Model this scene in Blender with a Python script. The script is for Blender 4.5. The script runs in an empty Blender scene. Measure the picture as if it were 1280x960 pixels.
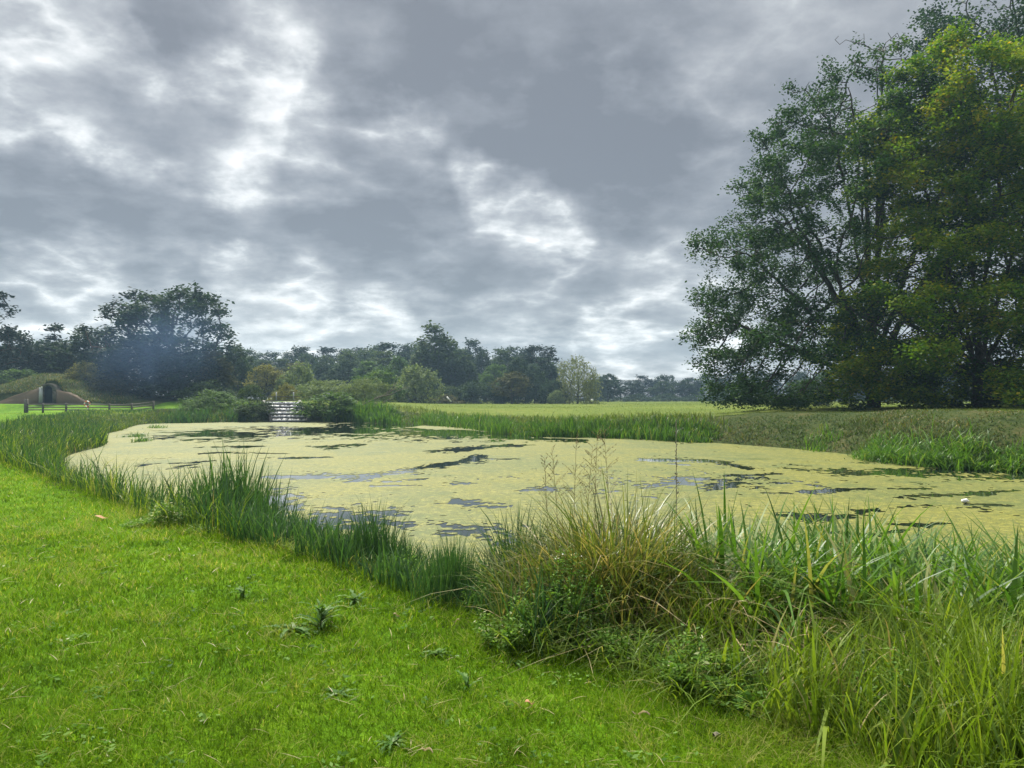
import bpy, math, random
import numpy as np
from mathutils import Vector

S = bpy.context.scene
COL = S.collection
R = math.radians
F, HX, HY, EYE = 928.0, 640.0, 498.0, 2.4      # focal length and horizon of the photograph (px), eye height over the water (m)

# ------------------------------------------------------------------ camera
cam = bpy.data.cameras.new('camera'); cam.sensor_width = 36; cam.lens = 36 * F / 1280
cam.clip_start = 0.05; cam.clip_end = 5000
co = bpy.data.objects.new('camera', cam); COL.objects.link(co)
co.location = (0, 0, EYE); co.rotation_euler = (R(90 + 1.11), 0, 0)
S.camera = co

# ------------------------------------------------------------------ view, world, sun
S.view_settings.view_transform = 'Standard'; S.view_settings.look = 'None'
S.view_settings.exposure = 0.8; S.view_settings.gamma = 1.0; S.view_settings.use_curve_mapping = False
SUN_EL, SUN_AZ = 54.0, -24.0       # azimuth to the left of the view direction (+Y)
SUN_STRENGTH, SKY_GAIN = 5.0, .65

W = bpy.data.worlds.new('World'); S.world = W; W.use_nodes = True
nt = W.node_tree; nt.nodes.clear()
def wn(t, **k):
    n = nt.nodes.new(t)
    for a, b in k.items(): setattr(n, a, b)
    return n
def wlink(a, b): nt.links.new(a, b)
def wmath(op, a, b=None, c=None, clamp=False):
    n = wn('ShaderNodeMath', operation=op, use_clamp=clamp)
    for i, v in enumerate((a, b, c)):
        if v is None: continue
        if isinstance(v, (int, float)): n.inputs[i].default_value = v
        else: wlink(v, n.inputs[i])
    return n.outputs[0]
out = wn('ShaderNodeOutputWorld'); bg = wn('ShaderNodeBackground'); wlink(bg.outputs[0], out.inputs[0])
bg.inputs[1].default_value = 0.1
sky = wn('ShaderNodeTexSky', sky_type='NISHITA', sun_disc=False, sun_elevation=R(SUN_EL), sun_rotation=R(SUN_AZ))
tc = wn('ShaderNodeTexCoord')
warp = wn('ShaderNodeTexNoise'); warp.inputs['Scale'].default_value = 8.0; warp.inputs['Detail'].default_value = 6
wlink(tc.outputs['Generated'], warp.inputs['Vector'])
sub = wn('ShaderNodeVectorMath', operation='SUBTRACT'); wlink(warp.outputs['Color'], sub.inputs[0]); sub.inputs[1].default_value = (.5, .5, .5)
scl = wn('ShaderNodeVectorMath', operation='SCALE'); wlink(sub.outputs[0], scl.inputs[0]); scl.inputs['Scale'].default_value = 0.15
add = wn('ShaderNodeVectorMath', operation='ADD'); wlink(tc.outputs['Generated'], add.inputs[0]); wlink(scl.outputs[0], add.inputs[1])
nrm = wn('ShaderNodeVectorMath', operation='NORMALIZE'); wlink(add.outputs[0], nrm.inputs[0])
WDIR = nrm.outputs[0]
sx = wn('ShaderNodeSeparateXYZ'); wlink(tc.outputs['Generated'], sx.inputs[0])
zz = wmath('ADD', wmath('MAXIMUM', sx.outputs[2], 0.0), 0.24)
px_ = wmath('DIVIDE', sx.outputs[0], zz); py_ = wmath('DIVIDE', sx.outputs[1], zz)
cmb = wn('ShaderNodeCombineXYZ'); wlink(px_, cmb.inputs[0]); wlink(py_, cmb.inputs[1])
n1 = wn('ShaderNodeTexNoise'); n1.inputs['Scale'].default_value = 2.3; n1.inputs['Detail'].default_value = 9; n1.inputs['Roughness'].default_value = .50; n1.inputs['Distortion'].default_value = .2
wlink(cmb.outputs[0], n1.inputs['Vector'])
n2 = wn('ShaderNodeTexNoise'); n2.inputs['Scale'].default_value = 6.0; n2.inputs['Detail'].default_value = 8; n2.inputs['Roughness'].default_value = .52
wlink(cmb.outputs[0], n2.inputs['Vector'])
n3 = wn('ShaderNodeTexNoise'); n3.inputs['Scale'].default_value = 15.0; n3.inputs['Detail'].default_value = 6; n3.inputs['Roughness'].default_value = .62
wlink(cmb.outputs[0], n3.inputs['Vector'])
# thin places between the cloud cells: ridges of the large noise
rd = wmath('SUBTRACT', 1.0, wmath('MULTIPLY', wmath('ABSOLUTE', wmath('SUBTRACT', n1.outputs[0], .5)), 6.5), clamp=True)
ridge = wmath('MULTIPLY', wmath('POWER', rd, 1.4), wmath('MULTIPLY', wmath('ADD', n3.outputs[0], n2.outputs[0]), 1.1))
val = wmath('ADD', wmath('MULTIPLY', n2.outputs[0], 0.62), wmath('MULTIPLY', n3.outputs[0], 0.24))
val = wmath('ADD', val, wmath('MULTIPLY', n1.outputs[0], 0.35))
val = wmath('ADD', val, wmath('MULTIPLY', ridge, .13))
val = wmath('ADD', val, -0.36)
pos = wmath('MULTIPLY', rd, 0.0)
# brighter breaks and darker banks of the cloud deck, each at its bearing and height in the sky
BREAKS = [  # (px, py, radius in degrees, amount)
    (20, 50, 6, .40), (75, 95, 4.5, .34), (120, 120, 4, .34), (20, 115, 3.5, .26), (185, 140, 4.2, .26), (335, 65, 3.6, .50), (285, 165, 4.0, .42), (310, 195, 3, .2), (385, 160, 3.4, .30), (430, 215, 3.2, .16), (250, 120, 3, .2),
    (500, 168, 3.0, .40), (540, 190, 2.6, .22), (605, 220, 2.6, .40), (640, 255, 2.8, .42), (690, 290, 2.8, .44), (720, 320, 2.4, .22), (660, 335, 2.4, .24), (590, 300, 2.5, .10),
    (300, 320, 2.0, .50), (225, 330, 2.4, .16), (95, 340, 3.4, .26), (40, 360, 3, .18), (950, 85, 6, .16), (830, 110, 4, .10), (870, 330, 3, .2),
    (470, 395, 2.2, .18), (375, 362, 2.4, .34), (330, 418, 3.4, .36), (420, 425, 3.2, .30), (520, 385, 2.6, .14), (95, 410, 3.4, .34), (30, 400, 3, .24), (820, 340, 3.0, .26), (770, 425, 3.6, .42), (850, 420, 3.6, .36), (700, 420, 2.8, .24), (620, 405, 3, .16), (480, 420, 2.6, .2), (860, 470, 3, .14), (900, 380, 3, .25),
    (90, 235, 9, -.16), (20, 300, 6, -.14), (210, 270, 5.5, -.14), (470, 235, 6, -.22), (600, 110, 9, -.18), (740, 190, 7, -.16), (450, 60, 6, -.12), (880, 220, 8, -.14), (230, 50, 5, -.26), (170, 60, 3.5, -.12), (1050, 150, 8, -.05),
    (560, 350, 5, -.16), (420, 320, 5, -.14), (700, 375, 4, -.20), (800, 390, 3.5, -.16), (240, 380, 3, -.1), (560, 370, 3, -.1), (700, 458, 3, -.22), (620, 60, 7, -.10), (780, 130, 7, -.14),
]
for bx_, by_, rad, amt in BREAKS:
    d = Vector(((bx_ - HX) / F, 1, (HY - by_) / F)).normalized()
    dp = wn('ShaderNodeVectorMath', operation='DOT_PRODUCT'); wlink(WDIR, dp.inputs[0]); dp.inputs[1].default_value = d
    mr = wn('ShaderNodeMapRange', interpolation_type='SMOOTHERSTEP')
    mr.inputs['From Min'].default_value = math.cos(R(rad * 1.35)); mr.inputs['From Max'].default_value = math.cos(R(rad * .12)); mr.inputs['To Max'].default_value = amt * (1.0 if amt > 0 else .95)
    wlink(dp.outputs['Value'], mr.inputs['Value'])
    if amt > 0: pos = wmath('ADD', pos, mr.outputs[0])
    else: val = wmath('ADD', val, mr.outputs[0])
low = wn('ShaderNodeMapRange', interpolation_type='SMOOTHSTEP'); wlink(sx.outputs[2], low.inputs[0])
low.inputs['From Min'].default_value = .22; low.inputs['From Max'].default_value = .03; low.inputs['To Max'].default_value = .12
val = wmath('ADD', val, low.outputs[0])
pos = wmath('MINIMUM', pos, .55)
val = wmath('ADD', val, wmath('MULTIPLY', pos, wmath('ADD', wmath('MULTIPLY', ridge, .62), .30)))
ramp = wn('ShaderNodeValToRGB'); wlink(val, ramp.inputs[0])
cr = ramp.color_ramp
for p, c in ((0.0, (.185, .196, .214)), (.20, (.262, .277, .298)), (.40, (.372, .387, .405)), (.56, (.49, .508, .52)), (.70, (.66, .68, .68)), (.88, (.86, .868, .86)), (1.0, (1.0, .995, .96))):
    e = cr.elements.new(p); e.color = (*c, 1)
cr.elements.remove(cr.elements[0]); cr.elements.remove(cr.elements[-1])
# overcast is brighter overhead; added boost above the frame lifts the lawn
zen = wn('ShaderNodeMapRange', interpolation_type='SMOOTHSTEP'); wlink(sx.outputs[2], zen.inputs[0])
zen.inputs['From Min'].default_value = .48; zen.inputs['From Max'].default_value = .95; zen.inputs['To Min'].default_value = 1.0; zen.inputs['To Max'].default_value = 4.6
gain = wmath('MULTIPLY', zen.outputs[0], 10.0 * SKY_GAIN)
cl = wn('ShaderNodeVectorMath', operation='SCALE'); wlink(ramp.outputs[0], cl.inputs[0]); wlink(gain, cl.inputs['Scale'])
mixw = wn('ShaderNodeMix', data_type='RGBA'); mixw.inputs['Factor'].default_value = .93
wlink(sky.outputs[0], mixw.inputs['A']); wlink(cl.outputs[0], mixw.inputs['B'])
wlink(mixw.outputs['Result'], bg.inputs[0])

sl = bpy.data.lights.new('sun', 'SUN'); sl.energy = SUN_STRENGTH; sl.angle = R(5); sl.color = (1, .95, .86)
so = bpy.data.objects.new('sun', sl); COL.objects.link(so)
sd = Vector((math.sin(R(SUN_AZ)) * math.cos(R(SUN_EL)), math.cos(R(SUN_AZ)) * math.cos(R(SUN_EL)), math.sin(R(SUN_EL))))
so.rotation_euler = (-sd).to_track_quat('-Z', 'Y').to_euler(); so.location = (-30, 60, 80)

cy = S.cycles
cy.use_denoising = True; cy.max_bounces = 6; cy.diffuse_bounces = 3; cy.glossy_bounces = 3; cy.transmission_bounces = 3; cy.transparent_max_bounces = 8
cy.volume_bounces = 0; cy.caustics_reflective = False; cy.caustics_refractive = False; cy.sample_clamp_indirect = 4

# ------------------------------------------------------------------ helpers
def at(px, py, D):
    return ((px - HX) / F * D, D, EYE - (py - HY) * D / F)
def ss(a, b, x):
    t = np.clip((x - a) / (b - a), 0, 1); return t * t * (3 - 2 * t)

def hash2(ix, iy, seed):
    n = (ix.astype(np.int64) * 374761393 + iy.astype(np.int64) * 668265263 + seed * 1442695041) & 0x7fffffff
    n = ((n ^ (n >> 13)) * 1274126177) & 0x7fffffff
    return ((n ^ (n >> 16)) & 0xffff) / 65535.0
def vnoise(x, y, seed=0):
    x = np.asarray(x, float); y = np.asarray(y, float)
    ix = np.floor(x); iy = np.floor(y); fx = x - ix; fy = y - iy
    fx = fx * fx * (3 - 2 * fx); fy = fy * fy * (3 - 2 * fy)
    a = hash2(ix, iy, seed); b = hash2(ix + 1, iy, seed); c = hash2(ix, iy + 1, seed); d = hash2(ix + 1, iy + 1, seed)
    return (a * (1 - fx) + b * fx) * (1 - fy) + (c * (1 - fx) + d * fx) * fy
def fbm(x, y, seed=0, oct=4):
    s = 0; a = .5; t = 0
    for o in range(oct):
        s = s + a * vnoise(x, y, seed + o * 17); t += a; x = x * 2.03 + 5.1; y = y * 2.03 + 1.7; a *= .5
    return s / t

def build_mesh(name, V, faces, tint=None, smooth=False):
    """faces: list of (n,k) int arrays"""
    me = bpy.data.meshes.new(name)
    V = np.asarray(V, np.float32)
    me.vertices.add(len(V)); me.vertices.foreach_set('co', V.ravel())
    faces = [np.asarray(f, np.int32) for f in faces if len(f)]
    tot = np.concatenate([np.full(len(f), f.shape[1], np.int32) for f in faces])
    idx = np.concatenate([f.ravel() for f in faces])
    me.loops.add(len(idx)); me.loops.foreach_set('vertex_index', idx)
    me.polygons.add(len(tot))
    st = np.zeros(len(tot), np.int32); st[1:] = np.cumsum(tot)[:-1]
    me.polygons.foreach_set('loop_start', st); me.polygons.foreach_set('loop_total', tot)
    if smooth: me.polygons.foreach_set('use_smooth', np.ones(len(tot), bool))
    if tint is not None:
        a = me.attributes.new('tint', 'FLOAT', 'FACE'); a.data.foreach_set('value', np.clip(np.asarray(tint, np.float32), 0, 1))
    me.update(calc_edges=True)
    return me

def link(name, me, mat=None, parent=None):
    o = bpy.data.objects.new(name, me); COL.objects.link(o)
    if mat is not None and me is not None:
        if len(me.materials) == 0: me.materials.append(mat)
        else:
            o.material_slots[0].link = 'OBJECT'; o.material_slots[0].material = mat
    if parent is not None: o.parent = parent
    return o
def tag(o, label, cat, group=None, kind=None):
    o['label'] = label; o['category'] = cat
    if group: o['group'] = group
    if kind: o['kind'] = kind
    return o
def thing(name, label, cat, loc, rz=0, scale=(1, 1, 1), group=None):
    o = bpy.data.objects.new(name, None); COL.objects.link(o)
    o.location = loc; o.rotation_euler = (0, 0, rz); o.scale = scale; o.empty_display_size = .2
    return tag(o, label, cat, group)

class MB:
    """collects simple shapes into one mesh"""
    def __init__(s): s.V = []; s.F = {}; s.n = 0; s.T = {}
    def add(s, V, faces, tint=.5):
        for f in faces:
            s.F.setdefault(len(f), []).append([i + s.n for i in f]); s.T.setdefault(len(f), []).append(tint)
        s.V.extend([tuple(v) for v in V]); s.n += len(V)
    def box(s, c, size, rz=0, tint=.5, taper=1.0):
        x, y, z = [v / 2 for v in size]; ca, sa = math.cos(rz), math.sin(rz)
        P = []
        for dz in (-1, 1):
            t = 1 if dz < 0 else taper
            for dx, dy in ((-1, -1), (1, -1), (1, 1), (-1, 1)):
                X, Y = dx * x * t, dy * y * t
                P.append((c[0] + X * ca - Y * sa, c[1] + X * sa + Y * ca, c[2] + dz * z))
        s.add(P, [(3, 2, 1, 0), (4, 5, 6, 7), (0, 1, 5, 4), (1, 2, 6, 5), (2, 3, 7, 6), (3, 0, 4, 7)], tint)
    def tube(s, pts, radii, n=7, tint=.5, cap=True):
        pts = [Vector(p) for p in pts]; base = s.n; V = []
        for i, p in enumerate(pts):
            d = (pts[min(i + 1, len(pts) - 1)] - pts[max(i - 1, 0)]).normalized()
            a = d.cross(Vector((0, 0, 1)) if abs(d.z) < .9 else Vector((1, 0, 0))).normalized(); b = d.cross(a)
            for k in range(n):
                an = 2 * math.pi * k / n
                V.append(p + (a * math.cos(an) + b * math.sin(an)) * radii[i])
        fs = []
        for i in range(len(pts) - 1):
            for k in range(n):
                k2 = (k + 1) % n
                fs.append((i * n + k, i * n + k2, (i + 1) * n + k2, (i + 1) * n + k))
        if cap:
            fs.append(tuple(range(n - 1, -1, -1))); fs.append(tuple((len(pts) - 1) * n + k for k in range(n)))
        s.add(V, fs, tint)
    def prism(s, outline, y0, y1, tint=.5):
        """outline in X,Z extruded along Y"""
        n = len(outline)
        V = [(x, y0, z) for x, z in outline] + [(x, y1, z) for x, z in outline]
        fs = [tuple(range(n)), tuple(range(2 * n - 1, n - 1, -1))]
        for k in range(n):
            k2 = (k + 1) % n; fs.append((k2, k, n + k, n + k2))
        s.add(V, fs, tint)
    def build(s, name, mat, parent=None, smooth=False):
        ks = sorted(s.F)
        me = build_mesh(name, s.V, [np.array(s.F[k]) for k in ks], sum([s.T[k] for k in ks], []), smooth)
        return link(name, me, mat, parent)

# ------------------------------------------------------------------ materials
def mat(name):
    m = bpy.data.materials.new(name); m.use_nodes = True; m.node_tree.nodes.clear(); return m
class NT:
    def __init__(s, m): s.t = m.node_tree
    def n(s, ty, **k):
        o = s.t.nodes.new(ty)
        for a, b in k.items(): setattr(o, a, b)
        return o
    def l(s, a, b): s.t.links.new(a, b)
    def math(s, op, a, b=None, clamp=False):
        n = s.n('ShaderNodeMath', operation=op, use_clamp=clamp)
        for i, v in enumerate((a, b)):
            if v is None: continue
            if isinstance(v, (int, float)): n.inputs[i].default_value = v
            else: s.l(v, n.inputs[i])
        return n.outputs[0]
    def ramp(s, fac, stops, interp='LINEAR'):
        r = s.n('ShaderNodeValToRGB'); s.l(fac, r.inputs[0]); c = r.color_ramp; c.interpolation = interp
        while len(c.elements) > 1: c.elements.remove(c.elements[-1])
        c.elements[0].position = stops[0][0]; c.elements[0].color = (*stops[0][1], 1)
        for p, col in stops[1:]:
            e = c.elements.new(p); e.color = (*col, 1)
        return r.outputs[0]
    def noise(s, vec, scale, detail=4, rough=.55, dist=0):
        n = s.n('ShaderNodeTexNoise'); s.l(vec, n.inputs['Vector'])
        n.inputs['Scale'].default_value = scale; n.inputs['Detail'].default_value = detail; n.inputs['Roughness'].default_value = rough; n.inputs['Distortion'].default_value = dist
        return n.outputs[0]
    def mix(s, f, a, b, blend='MIX'):
        n = s.n('ShaderNodeMix', data_type='RGBA', blend_type=blend)
        for sock, v in (('Factor', f), ('A', a), ('B', b)):
            if isinstance(v, (int, float)): n.inputs[sock].default_value = v
            elif isinstance(v, tuple): n.inputs[sock].default_value = (*v, 1)
            else: s.l(v, n.inputs[sock])
        return n.outputs['Result']
    def bsdf(s, col, rough=.8, spec=.3, normal=None):
        b = s.n('ShaderNodeBsdfPrincipled')
        if isinstance(col, tuple): b.inputs['Base Color'].default_value = (*col, 1)
        else: s.l(col, b.inputs['Base Color'])
        if isinstance(rough, (int, float)): b.inputs['Roughness'].default_value = rough
        else: s.l(rough, b.inputs['Roughness'])
        b.inputs['Specular IOR Level'].default_value = spec
        if normal is not None: s.l(normal, b.inputs['Normal'])
        return b
    def bump(s, h, strength=.5, dist=.05):
        b = s.n('ShaderNodeBump'); s.l(h, b.inputs['Height']); b.inputs['Strength'].default_value = strength; b.inputs['Distance'].default_value = dist
        return b.outputs[0]
    def out(s, sh):
        o = s.n('ShaderNodeOutputMaterial'); s.l(sh, o.inputs['Surface'])

def leaf_mat(name, stops, transl=.4, rough=.5, spec=.25, vary=.0):
    m = mat(name); g = NT(m)
    a = g.n('ShaderNodeAttribute', attribute_name='tint')
    f = a.outputs['Fac']
    if vary:
        oi = g.n('ShaderNodeObjectInfo')
        f = g.math('ADD', f, g.math('MULTIPLY', g.math('SUBTRACT', oi.outputs['Random'], .5), vary), clamp=True)
    c = g.ramp(f, stops)
    b = g.bsdf(c, rough, spec)
    t = g.n('ShaderNodeBsdfTranslucent')
    tcol = g.mix(1.0, c, (1.25, 1.25, .55), 'MULTIPLY')
    g.l(tcol, t.inputs[0])
    mx = g.n('ShaderNodeMixShader'); mx.inputs[0].default_value = transl
    g.l(b.outputs[0], mx.inputs[1]); g.l(t.outputs[0], mx.inputs[2]); g.out(mx.outputs[0])
    return m
def plain_mat(name, col, rough=.8, spec=.2, nscale=3.0, vary=.25, bump=0.0):
    m = mat(name); g = NT(m)
    tcn = g.n('ShaderNodeTexCoord'); v = tcn.outputs['Object']
    n = g.noise(v, nscale, 5)
    lo = tuple(c * (1 - vary) for c in col); hi = tuple(c * (1 + vary) for c in col)
    c = g.ramp(n, [(.3, lo), (.7, hi)])
    nb = g.bump(g.noise(v, nscale * 4, 4), bump, .02) if bump else None
    g.out(g.bsdf(c, rough, spec, nb).outputs[0]); return m

M = {}
M['bark'] = plain_mat('bark', (.055, .05, .038), .9, .1, 4, .4, .4)
M['bark_pine'] = plain_mat('pine_bark', (.10, .065, .045), .9, .1, 3, .3, .3)
M['beech'] = leaf_mat('beech_leaf', [(0, (.014, .038, .013)), (.5, (.030, .074, .020)), (1, (.080, .140, .030))], .29, .65, .07)
M['tall'] = leaf_mat('dark_green_leaf', [(0, (.014, .040, .020)), (.5, (.030, .070, .030)), (1, (.065, .115, .038))], .2, .6, .12)
M['gold'] = leaf_mat('turning_leaf', [(0, (.030, .095, .006)), (.40, (.088, .172, .010)), (.7, (.22, .265, .016)), (1, (.42, .30, .025))], .42, .6, .08)
M['dark'] = leaf_mat('dark_leaf', [(0, (.014, .030, .016)), (.5, (.026, .052, .022)), (1, (.05, .085, .032))], .22, .75, .08, .7)
M['blue'] = leaf_mat('needle_leaf', [(0, (.010, .022, .016)), (.5, (.018, .036, .022)), (1, (.034, .056, .030))], .15, .75, .08, .7)
M['mid'] = leaf_mat('green_leaf', [(0, (.026, .048, .014)), (.5, (.048, .080, .022)), (1, (.085, .12, .035))], .25, .75, .08, .7)
M['pale'] = leaf_mat('willow_leaf', [(0, (.075, .11, .05)), (.5, (.135, .18, .085)), (1, (.21, .26, .13))], .3, .75, .08, .25)
M['willow'] = leaf_mat('weeping_willow_leaf', [(0, (.075, .10, .03)), (.5, (.14, .165, .055)), (1, (.22, .24, .10))], .3, .75, .08, .2)
M['yellow'] = leaf_mat('yellowing_leaf', [(0, (.08, .09, .018)), (.5, (.155, .155, .034)), (1, (.24, .22, .06))], .25, .75, .08, .2)
M['brown'] = leaf_mat('browning_leaf', [(0, (.042, .048, .018)), (.5, (.075, .078, .026)), (1, (.12, .11, .04))], .25, .75, .08, .7)
M['shrub'] = leaf_mat('shrub_leaf', [(0, (.034, .072, .022)), (.5, (.07, .13, .036)), (1, (.13, .195, .065))], .34, .7, .08, .3)
M['iris'] = leaf_mat('reed_blade', [(0, (.022, .068, .010)), (.45, (.062, .15, .018)), (.8, (.13, .24, .036)), (1, (.24, .25, .08))], .4, .44, .26)
M['bluereed'] = leaf_mat('blue_reed_blade', [(0, (.022, .060, .022)), (.5, (.046, .114, .038)), (.85, (.095, .175, .05)), (1, (.22, .22, .08))], .4, .5, .2)
M['sedge'] = leaf_mat('sedge_blade', [(0, (.05, .085, .016)), (.4, (.10, .15, .028)), (.65, (.19, .20, .055)), (.85, (.30, .24, .11)), (1, (.42, .34, .18))], .35, .4, .35)
M['fine'] = leaf_mat('fine_grass_blade', [(0, (.055, .11, .010)), (.5, (.14, .22, .020)), (.82, (.24, .30, .04)), (1, (.38, .32, .15))], .42, .5, .2)
M['weed'] = leaf_mat('weed_leaf', [(0, (.045, .11, .014)), (.5, (.10, .21, .026)), (.9, (.18, .30, .055)), (1, (.5, .5, .3))], .42, .6, .12)
M['thistle'] = leaf_mat('thistle_leaf', [(0, (.035, .10, .014)), (.45, (.065, .15, .022)), (.85, (.12, .21, .05)), (1, (.26, .32, .18))], .35, .6, .12)
M['lawnblade'] = leaf_mat('lawn_blade', [(0, (.048, .096, .004)), (.4, (.100, .205, .005)), (.75, (.175, .275, .014)), (1, (.36, .34, .12))], .45, .75, .03)
M['meadowblade'] = leaf_mat('meadow_blade', [(0, (.060, .105, .013)), (.5, (.110, .155, .024)), (1, (.20, .20, .06))], .35, .6, .15)
M['rough'] = leaf_mat('rough_grass_blade', [(0, (.035, .075, .014)), (.4, (.07, .11, .024)), (.75, (.14, .125, .05)), (1, (.30, .23, .12))], .3, .6, .15)
M['straw'] = leaf_mat('straw', [(0, (.10, .075, .03)), (.5, (.22, .17, .08)), (1, (.42, .34, .19))], .25, .5, .2)
M['wood'] = plain_mat('weathered_wood', (.11, .10, .085), .9, .15, 6, .3, .3)
M['white'] = plain_mat('white_paint', (.78, .77, .72), .5, .4, 8, .05)
M['orange'] = plain_mat('orange_plastic', (.62, .16, .06), .45, .4, 8, .1)
M['grey'] = plain_mat('grey_metal', (.36, .37, .38), .5, .5, 8, .1)
M['dead'] = plain_mat('dead_wood', (.22, .19, .155), .9, .1, 6, .3)
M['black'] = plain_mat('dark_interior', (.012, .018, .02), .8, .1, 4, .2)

# brick of the ice house front
def brick_mat():
    m = mat('old_brick'); g = NT(m); tcn = g.n('ShaderNodeTexCoord')
    mp = g.n('ShaderNodeMapping'); mp.inputs['Rotation'].default_value = (R(90), 0, 0); g.l(tcn.outputs['Object'], mp.inputs[0])
    b = g.n('ShaderNodeTexBrick'); g.l(mp.outputs[0], b.inputs['Vector'])
    b.inputs['Color1'].default_value = (.135, .078, .056, 1); b.inputs['Color2'].default_value = (.15, .10, .068, 1); b.inputs['Mortar'].default_value = (.15, .13, .105, 1)
    b.inputs['Scale'].default_value = 3.0; b.inputs['Mortar Size'].default_value = .02
    n = g.noise(tcn.outputs['Object'], 1.3, 5)
    c = g.mix(g.math('MULTIPLY', n, .8), b.outputs['Color'], (.11, .10, .06))
    g.out(g.bsdf(c, .9, .15).outputs[0]); return m
M['brick'] = brick_mat()
M['stone'] = plain_mat('dark_wet_stone', (.05, .05, .045), .6, .3, 2, .4, .3)

def foam_mat():
    m = mat('falling_water'); g = NT(m); tcn = g.n('ShaderNodeTexCoord')
    mp = g.n('ShaderNodeMapping'); mp.inputs['Scale'].default_value = (3, 2, 4); g.l(tcn.outputs['Object'], mp.inputs[0])
    n = g.noise(mp.outputs[0], 1.0, 4)
    c = g.ramp(n, [(.36, (.05, .055, .05)), (.46, (.22, .23, .23)), (.62, (.42, .43, .43))])
    g.out(g.bsdf(c, .35, .5).outputs[0]); return m
M['foam'] = foam_mat()

def water_mat():
    m = mat('pond_water'); g = NT(m); tcn = g.n('ShaderNodeTexCoord')
    nb = g.bump(g.noise(tcn.outputs['Object'], 3.0, 3), .05, .02)
    b = g.bsdf((.010, .016, .010), .03, .9, nb); b.inputs['IOR'].default_value = 1.33
    g.out(b.outputs[0]); return m
M['water'] = water_mat()

def duckweed_mat():
    m = mat('duckweed'); g = NT(m); tcn = g.n('ShaderNodeTexCoord'); v = tcn.outputs['Object']
    big = g.noise(v, .20, 7, .62, .8); mid = g.noise(v, 1.1, 5, .65); fine = g.noise(v, 26, 4, .7); med = g.noise(v, 5.5, 6, .7)
    a = g.mix(g.ramp(big, [(.44, (0, 0, 0)), (.56, (1, 1, 1))]), (.082, .116, .028), (.176, .174, .022))
    c = g.mix(g.ramp(mid, [(.35, (0, 0, 0)), (.72, (1, 1, 1))]), a, (.20, .195, .045))
    c = g.mix(g.ramp(fine, [(.38, (1, 1, 1)), (.54, (0, 0, 0))]), c, (.055, .062, .014))
    c = g.mix(g.ramp(med, [(.38, (.95, .95, .95)), (.52, (0, 0, 0))]), c, (.085, .10, .025))
    c = g.mix(g.ramp(med, [(.53, (0, 0, 0)), (.66, (.85, .85, .85))]), c, (.245, .235, .055))
    wt = g.ramp(g.noise(v, .5, 6, .62, .5), [(.60, (0, 0, 0)), (.70, (1, 1, 1))])
    nb = g.bump(fine, .6, .01)
    rg = g.n('ShaderNodeMapRange'); g.l(wt, rg.inputs[0]); rg.inputs['To Min'].default_value = .62; rg.inputs['To Max'].default_value = .3
    b = g.bsdf(c, rg.outputs[0], .2, nb)
    g.out(b.outputs[0]); return m
M['duck'] = duckweed_mat()

def ground_mats():
    res = []
    def G(name, scales, stops):
        m = mat(name); g = NT(m); ge = g.n('ShaderNodeNewGeometry'); v = ge.outputs['Position']
        n = g.math('ADD', g.math('MULTIPLY', g.noise(v, scales[0], 5, .6), .5), g.math('MULTIPLY', g.noise(v, scales[1], 5, .65), .5))
        c = g.ramp(n, stops)
        nb = g.bump(g.noise(v, scales[2], 4, .7), .8, .03)
        g.out(g.bsdf(c, .95, .08, nb).outputs[0]); res.append(m)
    G('lawn_turf', (.35, 3.0, 22), [(.36, (.040, .095, .003)), (.5, (.075, .165, .004)), (.62, (.12, .215, .008))])
    G('meadow_turf', (.05, .7, 5), [(.36, (.070, .105, .014)), (.5, (.102, .138, .020)), (.64, (.145, .162, .035))])
    G('bank_soil', (.5, 4.0, 14), [(.36, (.020, .034, .009)), (.5, (.038, .054, .014)), (.64, (.070, .068, .024))])
    return res
GM = ground_mats()

# ------------------------------------------------------------------ terrain
POND = [(-18.5, 31), (-14.0, 23.0), (-10.0, 17.2), (-6.6, 13.4), (-4.1, 11.2), (-1.8, 9.7), (0.5, 8.7), (2.6, 8.0), (5, 7.6), (8, 7.5), (12, 7.8), (17, 8.6), (22, 10.5), (25, 15), (22.5, 20.5), (17.6, 24.0),
        (15.0, 27.0), (14.4, 32), (13.3, 35.5), (10.9, 40), (7.7, 44.3), (3, 46.6), (0.3, 49), (-2.6, 58), (-7, 66), (-13, 73), (-19, 75.4), (-26, 75.4), (-31, 72.5), (-34, 68.5), (-29, 55), (-26.2, 47), (-21, 38.5)]
def smooth_poly(P, n=5):
    P = np.array(P, float); N = len(P); outp = []
    for i in range(N):
        p0, p1, p2, p3 = P[i - 1], P[i], P[(i + 1) % N], P[(i + 2) % N]
        for k in range(n):
            t = k / n
            outp.append(.5 * ((2 * p1) + (-p0 + p2) * t + (2 * p0 - 5 * p1 + 4 * p2 - p3) * t * t + (-p0 + 3 * p1 - 3 * p2 + p3) * t ** 3))
    return np.array(outp)
POLY = smooth_poly(POND)
def pond_sd(x, y):
    """signed distance to the shore, positive on land"""
    x = np.asarray(x, float).ravel(); y = np.asarray(y, float).ravel()
    best = np.full(len(x), 1e9); inside = np.zeros(len(x), bool); N = len(POLY)
    for i in range(N):
        ax, ay = POLY[i]; bx, by = POLY[(i + 1) % N]
        dx, dy = bx - ax, by - ay
        t = np.clip(((x - ax) * dx + (y - ay) * dy) / (dx * dx + dy * dy), 0, 1)
        best = np.minimum(best, (x - ax - t * dx) ** 2 + (y - ay - t * dy) ** 2)
        if ay != by:
            c = (ay > y) != (by > y)
            inside ^= c & (x < (bx - ax) * (y - ay) / (by - ay) + ax)
    d = np.sqrt(best); return np.where(inside, -d, d)

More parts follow.
